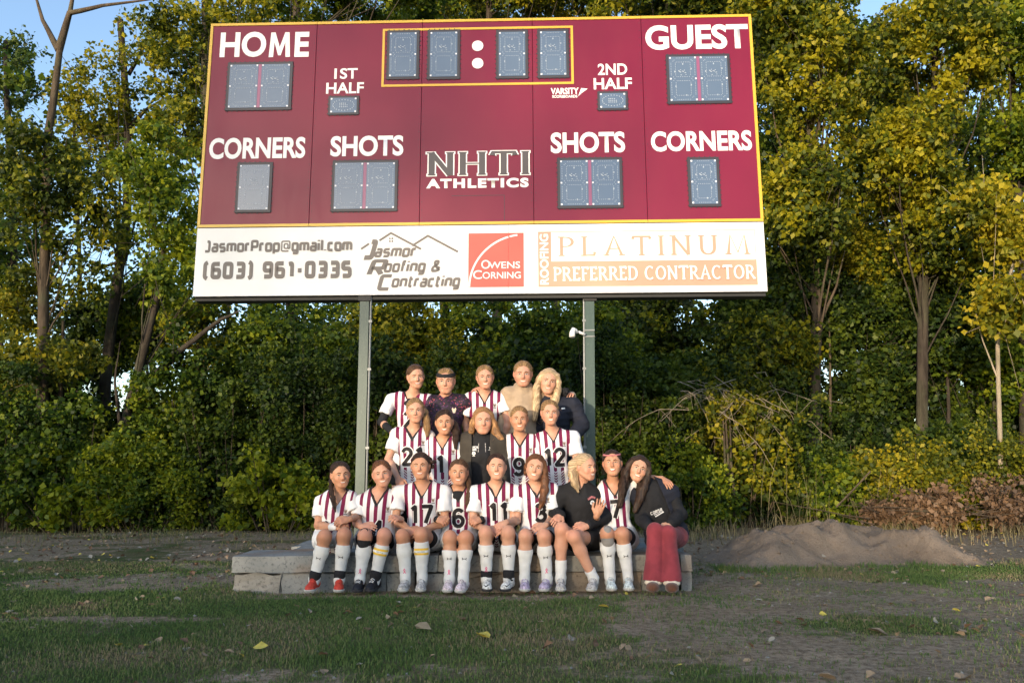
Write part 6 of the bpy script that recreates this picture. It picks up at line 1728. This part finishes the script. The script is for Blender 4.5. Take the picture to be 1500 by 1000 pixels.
person('player number 3 with long brown hair swept over one shoulder and lilac shoes', (784, 684.5), 38, (785, 708), ((751, 714), (817, 710)), YR, yaw=-4, roll=-10,
       L=((757, 762), (741, 765)), hand_l=((728, 772), K_(curl=.5)), R=((808, 762), (799, 769)), hand_r=((789, 773), K_(curl=.35)), hipu=787, knees=((769.7, 784.8), (797, 784.8)), ankles=((767.4, 848.6), (800, 846.4)), toes=((767.5, 865), (793.8, 864)),
       skin_='fair', hair='redbr', style='longr', num='3', numz=.24, numx=.03, shoe=('lilac', 'r'), ua=(1,), ribbon=(1,), sock_top=(.32, .22))
person('blonde in a black quarter zip pullover glancing sideways, bare legs crossed outward', (857.7, 684), 39, (848, 708), ((813, 716), (877, 719)), YR, yaw=38, roll=4,
       L=((810, 750, -.02), (822, 754, -.20)), hand_l=((810, 765), K_(curl=.35)), R=((885, 756), (861, 770)), hand_r=((846, 772), K_(curl=.5)), hipu=858, knees=((822.5, 775), (841, 786, -.04)), ankles=((820.3, 842), (868, 844)), toes=((820, 864), (864, 866)),
       skin_='rosy', hair='blond', style='ponyl', top='zip', sleeve='long', smile='teeth', shoe=('greysh', 'r'), sock_top=(.62, .80), extra=('ball',), iris=eye_b)
person('laughing player number 7 with pink headband, hand on the black pullover beside her', (897, 678.5), 39, (897, 707), ((877, 714), (922, 704)), YR + .02, yaw=-8, roll=2, pitch=6,
       L=((874, 764, -.08), (874, 755, -.27)), hand_l=((879, 741, -.29), K_(curl=.2, n=(0, -1, 0), spread=.5, thumb=-1)), R=((950, 702, .06), (970, 701, .02)), hand_r=((979, 707, -.06), K_(curl=.35, n=(0, -.6, .8))), hipu=904, knees=((889.4, 781), (911.7, 781.6)), ankles=((892.5, 845), (919, 845)), toes=((895.3, 865), (920, 865)),
       skin_='tan', hair='dark', style='braid7', num='7', numz=.22, numx=-.01, shoe=('ice', 'r'), ua=(-1, 1), sock_top=(.20, .22), smile='laugh', extra=('pinkband',), ksleeve=(-1,), crest=False)
person('woman with long dark hair in rose flared trousers, dark vest and fleece slippers', (935, 686), 38.5, (947, 710), ((928, 716), (988, 714)), YR + .03, yaw=-3, roll=-18,
       L=((940, 760), (950, 772)), hand_l=((956, 776), K_(curl=.5)), R=((997, 753), (982, 767)), hand_r=((976, 773), K_(curl=.5)), hipu=978, knees=((958.7, 778), (980, 782)), ankles=((956, 852), (982, 852)), toes=((955, 868), (983.4, 873)),
       skin_='fair', hair='dark', style='long', top='hoodie', sleeve='long', legs='trousers', shoe=('brownf', 'r'), extra=('vest', 'hoodprint'))
Y2, Y3 = 7.66, 8.0
person('player number 21 with ponytail over her shoulder, left end of the kneeling middle row', (608.4, 601.5), 35.5, (605.6, 628), ((574, 628), (634, 632)), Y2, yaw=6, roll=3, hipu=606, seat=False, hips_v=726, L=((569, 672), (583, 700)),
       skin_='fair', hair='dblond', style='ponyr', num='21', numz=.255, smile='closed', arm_r=True, iris=eye_b, R=((638, 680, .02), (632, 715, -.1)))
person('dark haired player number 1 in the middle row between 21 and the coach', (651, 618.5), 35, (649, 641), ((624, 643), (677, 643)), Y2 - .02, yaw=3, roll=2, hipu=650, seat=False, hips_v=736, L=((622, 690, .03), (628, 725, -.1)), R=((682, 690, .03), (672, 725, -.1)),
       skin_='tan', hair='dark', style='ponyr', num='1', numz=.245, numx=-.02)
person('coach with loose reddish hair in a black hoodie under an open olive jacket', (707.6, 616), 40, (706.7, 637), ((676, 640), (738, 640)), Y2, yaw=5, roll=0, hipu=707, seat=False, hips_v=736, L=((668, 690, .02), (684, 728, -.12)), R=((742, 690, .02), (730, 728, -.12)),
       skin_='rosy', hair='auburn', style='coach', top='hoodie', sleeve='long', smile='closed', extra=('coachjacket', 'coachprint'), iris=eye_b, girth=1.08)
person('player number 9 with hair pulled back beside the coach', (760.4, 613.5), 36, (761.4, 638), ((736, 640), (793, 640)), Y2, yaw=2, roll=0, hipu=762, seat=False, hips_v=736, L=((734, 688, .02), (744, 722, -.1)), R=((796, 688, .02), (784, 722, -.1)),
       skin_='tan', hair='dblond', style='back', num='9', numz=.285, numx=-.01)
person('fair player number 12, right end of the kneeling middle row', (805.5, 604.5), 37, (809, 630), ((784, 636), (848, 632)), Y2, yaw=3, roll=0, hipu=816, seat=False, hips_v=732, R=((846, 680), (834, 712)), L=((786, 688, .03), (796, 722, -.1)),
       skin_='rosy', hair='dblond', style='back', num='12', numz=.25, numx=.0, iris=eye_b)
person('player number 2 with black undershirt and long black sleeve, left end of the back row', (609, 552), 35, (603, 577), ((566, 578), (633, 580)), Y3, yaw=16, roll=6, hipu=597, seat=False, hips_v=682, L=((559, 618), (574, 632)), R=((640, 620, .06), (636, 660, 0)),
       skin_='fair', hair='brown', style='back', num='2', numz=.255, numx=.0, under='long')
person('goalkeeper with broad black headband and speckled dark jersey in the back row', (653, 558.5), 38, (653, 581), ((624, 583), (689, 582)), Y3, yaw=0, roll=0, hipu=655, seat=False, hips_v=688, L=((622, 628, .03), (630, 665, -.05)), R=((688, 600, .10), (694, 574, .08)), hand_r=((700, 566, -.04), K_(curl=.6, n=(0, -.7, .7))),
       skin_='rosy', hair='dblond', style='headband', top='keeper', sleeve='long', smile='closed', extra=('keepercrest',), girth=1.1)
person('smiling striped player in the middle of the back row, number hidden behind the coach', (710.5, 552.5), 35.5, (710, 575), ((682, 577), (741, 577)), Y3, yaw=4, roll=2, hipu=711, seat=False, hips_v=684, R=((744, 615), (740, 650, -.05)), L=((682, 620, .05), (690, 655, -.04)),
       skin_='rosy', hair='dblond', style='back', num='8', numz=.285)
person('tall blonde in a beige cowl neck sweater in the back row', (766, 548), 38, (767, 570), ((738, 571), (794, 572)), Y3, yaw=0, roll=0, hipu=764, seat=False, hips_v=684, L=((738, 620, .02), (748, 655, -.05)), R=((822, 586, .14), (838, 580, .10)), hand_r=((834, 573, -.05), K_(curl=.6, n=(0, -.7, .7))),
       skin_='rosy', hair='dblond', style='bun', top='cowl', sleeve='long', iris=eye_b, girth=1.03)
person('woman with long straight blond hair and black puffer jacket at the back row right end', (803.5, 558.5), 37.5, (808, 583), ((794, 586), (846, 588)), Y3, yaw=0, roll=-10, hipu=822, seat=False, hips_v=690, L=((792, 632, .02), (802, 665, -.05)), R=((852, 622), (832, 648)),
       skin_='fair', hair='blond', style='longblond', top='puffer', sleeve='long', extra=('furhood', 'logo'))
# ------------------------------------------------------------------ fallen leaves
lit = [simple('tan dead leaf', (.24, .175, .11), .8, .2, 40, .3), simple('yellow fallen leaf', (.42, .35, .06), .7, .2, 40, .3), simple('brown dead leaf', (.12, .07, .04), .85, .2, 40, .3), simple('grey dead leaf', (.25, .23, .19), .85, .15, 40, .3)]
_o = np.array([(0, 0, 0), (.18, -.30, .10), (.52, -.42, .16), (.80, -.22, .10), (1, 0, .02), (.78, .24, .12), (.50, .40, .20), (.2, .28, .08), (.5, 0, 0)], float)
_f = [(0, 1, 8), (1, 2, 8), (2, 3, 8), (3, 4, 8), (4, 5, 8), (5, 6, 8), (6, 7, 8), (7, 0, 8)]


def leaf_at(p, size, ang, rs, tilt=.25):
    v = _o.copy() - [.5, 0, 0]; v[:, 2] *= rs.uniform(.3, 1.6); v += rs.normal(size=v.shape) * .03; v *= size
    v = v @ (rotm((0, 0, 1), ang) @ rotm((1, 0, 0), rs.normal() * tilt) @ rotm((0, 1, 0), rs.normal() * tilt)).T
    v[:, 2] -= v[:, 2].min(); return v + p


FL = [((382, 950), .085, 1, 'yellow leaf lying in the grass at the lower left'), ((474, 962), .060, 2, 'small dark brown leaf right of the lower left yellow leaf'), ((620, 924), .110, 3, 'large curled pale leaf on the grass in front of player 6'),
      ((708, 934), .100, 1, 'large yellow leaf on the grass below the middle of the team'), ((803, 954), .075, 2, 'upright brown leaf at the bottom centre'), ((884, 889), .080, 1, 'yellow leaf on the grass before the quarter zip blonde'),
      ((1205, 805), .060, 3, 'pale leaf lying on the slope of the dirt mound'), ((1285, 925), .120, 0, 'large tan leaf on bare soil right of centre'), ((1120, 922), .055, 0, 'small whitish leaf on the soil right of centre'), ((1205, 898), .055, 1, 'small golden leaf in the middle of the bare patch'),
      ((1141, 912), .05, 2, 'tiny near black leaf left of the golden one'), ((1413, 925), .085, 0, 'tan leaf in the grass near the right edge'), ((1412, 993), .09, 0, 'tan leaf at the bottom right'), ((1212, 993), .09, 0, 'long tan leaf at the bottom right of centre'),
      ((867, 879), .05, 3, 'white scrap like leaf before the blonde woman s shoes'), ((1495, 934), .08, 0, 'tan leaf cut by the right edge of the frame'), ((1376, 796), .07, 1, 'bright yellow leaf at the end of the mound'), ((1434, 832), .07, 1, 'yellow leaf at the right foot of the mound'),
      ((792, 912), .045, 3, 'small pale scrap on the grass below player 3'), ((1110, 858), .09, 0, 'tan leaf in the grass left of the mound foot')]
for (uv, sz, m, lab) in FL:
    rs = np.random.RandomState(int(uv[0])); d = CF * F_PX + CR * (uv[0] - 750) + CU * (500 - uv[1]); q = CO + d * (-(CAM_H) / d[2])
    z = float(ground_h(q[0:1], q[1:2])[0]) + (.018 if uv[0] < 900 else .004)
    if 'slope' in lab: q = P(1205, 803, 8.9); z = float(mound_h(np.array([q[0]]), np.array([q[1]]))[0]) + .002
    v = leaf_at([q[0], q[1], z], sz, rs.uniform(-.6, .6), rs, .3)
    o = link('fallen_leaf', np_mesh('fallen_leaf', v, _f, False), lit[m]); tag(o, lab, 'leaf', 'single fallen leaves on the ground')
# the rest, past counting
for m, n, seed in ((0, 2000, 1), (1, 260, 2), (2, 1900, 3), (3, 1100, 4)):
    rs = np.random.RandomState(seed); V_, F_ = [], []
    for _ in range(n):
        y = rs.uniform(3.9, 14); x = rs.uniform(-.68, .68) * y; r = rs.rand()
        dens = .06 + .8 * math.exp(-((y - 8.3) / .5) ** 2) * (abs(x + .4) > 2.2) + .7 * float(sm(np.array(y), 8.6, 10)) + .3 * float(vn2(x * 1.5, y * 1.5) > .6)
        if r > dens or (-2.4 < x < 1.6 and 7.0 < y < 8.9) : continue
        v = leaf_at([x, y, float(ground_h(np.array(x), np.array(y))) + .003], rs.uniform(.025, .065), rs.uniform(0, 6.3), rs, .35); o = len(V_) * 9; V_.append(v); F_ += [tuple(i + o for i in q) for q in _f]
    tag(link('leaf_litter', np_mesh('leaf_litter', np.concatenate(V_), F_, False), lit[m]), ['tan', 'yellow', 'brown', 'grey'][m] + ' leaf litter strewn on the ground', kind='stuff')
# small stones
rs = np.random.RandomState(9); V_, F_ = [], []
for _ in range(900):
    y = rs.uniform(3.9, 12); x = rs.uniform(-.68, .68) * y; r = rs.uniform(.004, .014)
    if -2.4 < x < 1.6 and 7.0 < y < 8.9: continue
    c = np.array([x, y, float(ground_h(np.array(x), np.array(y)))]); o = len(V_) * 6
    V_.append(c + np.array([(1, 0, 0), (0, 1, 0), (-1, 0, 0), (0, -1, 0), (0, 0, .7), (0, 0, -.7)]) * r * rs.uniform(.7, 1.3, (6, 1)))
    F_ += [tuple(i + o for i in q) for q in ((0, 1, 4), (1, 2, 4), (2, 3, 4), (3, 0, 4), (1, 0, 5), (2, 1, 5), (3, 2, 5), (0, 3, 5))]
tag(link('pebbles', np_mesh('pebbles', np.concatenate(V_), F_, False), st_b), 'small stones in the bare soil', kind='stuff')

# clods and stones on the dirt heap
rs = np.random.RandomState(19); V_, F_ = [], []
for _ in range(1500):
    x, y = rs.uniform(2.15, 5.1), rs.uniform(8.35, 10.0); z = float(mound_h(np.array([x]), np.array([y]))[0])
    if z < .0: continue
    r = .005 + .022 * rs.rand() ** 4; o = len(V_) * 6
    V_.append(np.array([x, y, z]) + np.array([(1, 0, 0), (0, 1, 0), (-1, 0, 0), (0, -1, 0), (0, 0, .8), (0, 0, -.8)]) * r * rs.uniform(.6, 1.4, (6, 1)))
    F_ += [tuple(i + o for i in q) for q in ((0, 1, 4), (1, 2, 4), (2, 3, 4), (3, 0, 4), (1, 0, 5), (2, 1, 5), (3, 2, 5), (0, 3, 5))]
tag(link('soil_clods', np_mesh('soil_clods', np.concatenate(V_), F_, False), D.m), 'loose clods on the dirt mound', kind='stuff')
blades(5000, 8, (2.0, 5.6), (8.1, 8.75), .02, .07, 'fringe_grass', 'grass fringe at the foot of the mound', lambda x, y: sm(fbm2(x * 2.3, y * 3, 3), .42, .62), GM.m, .6, .003)
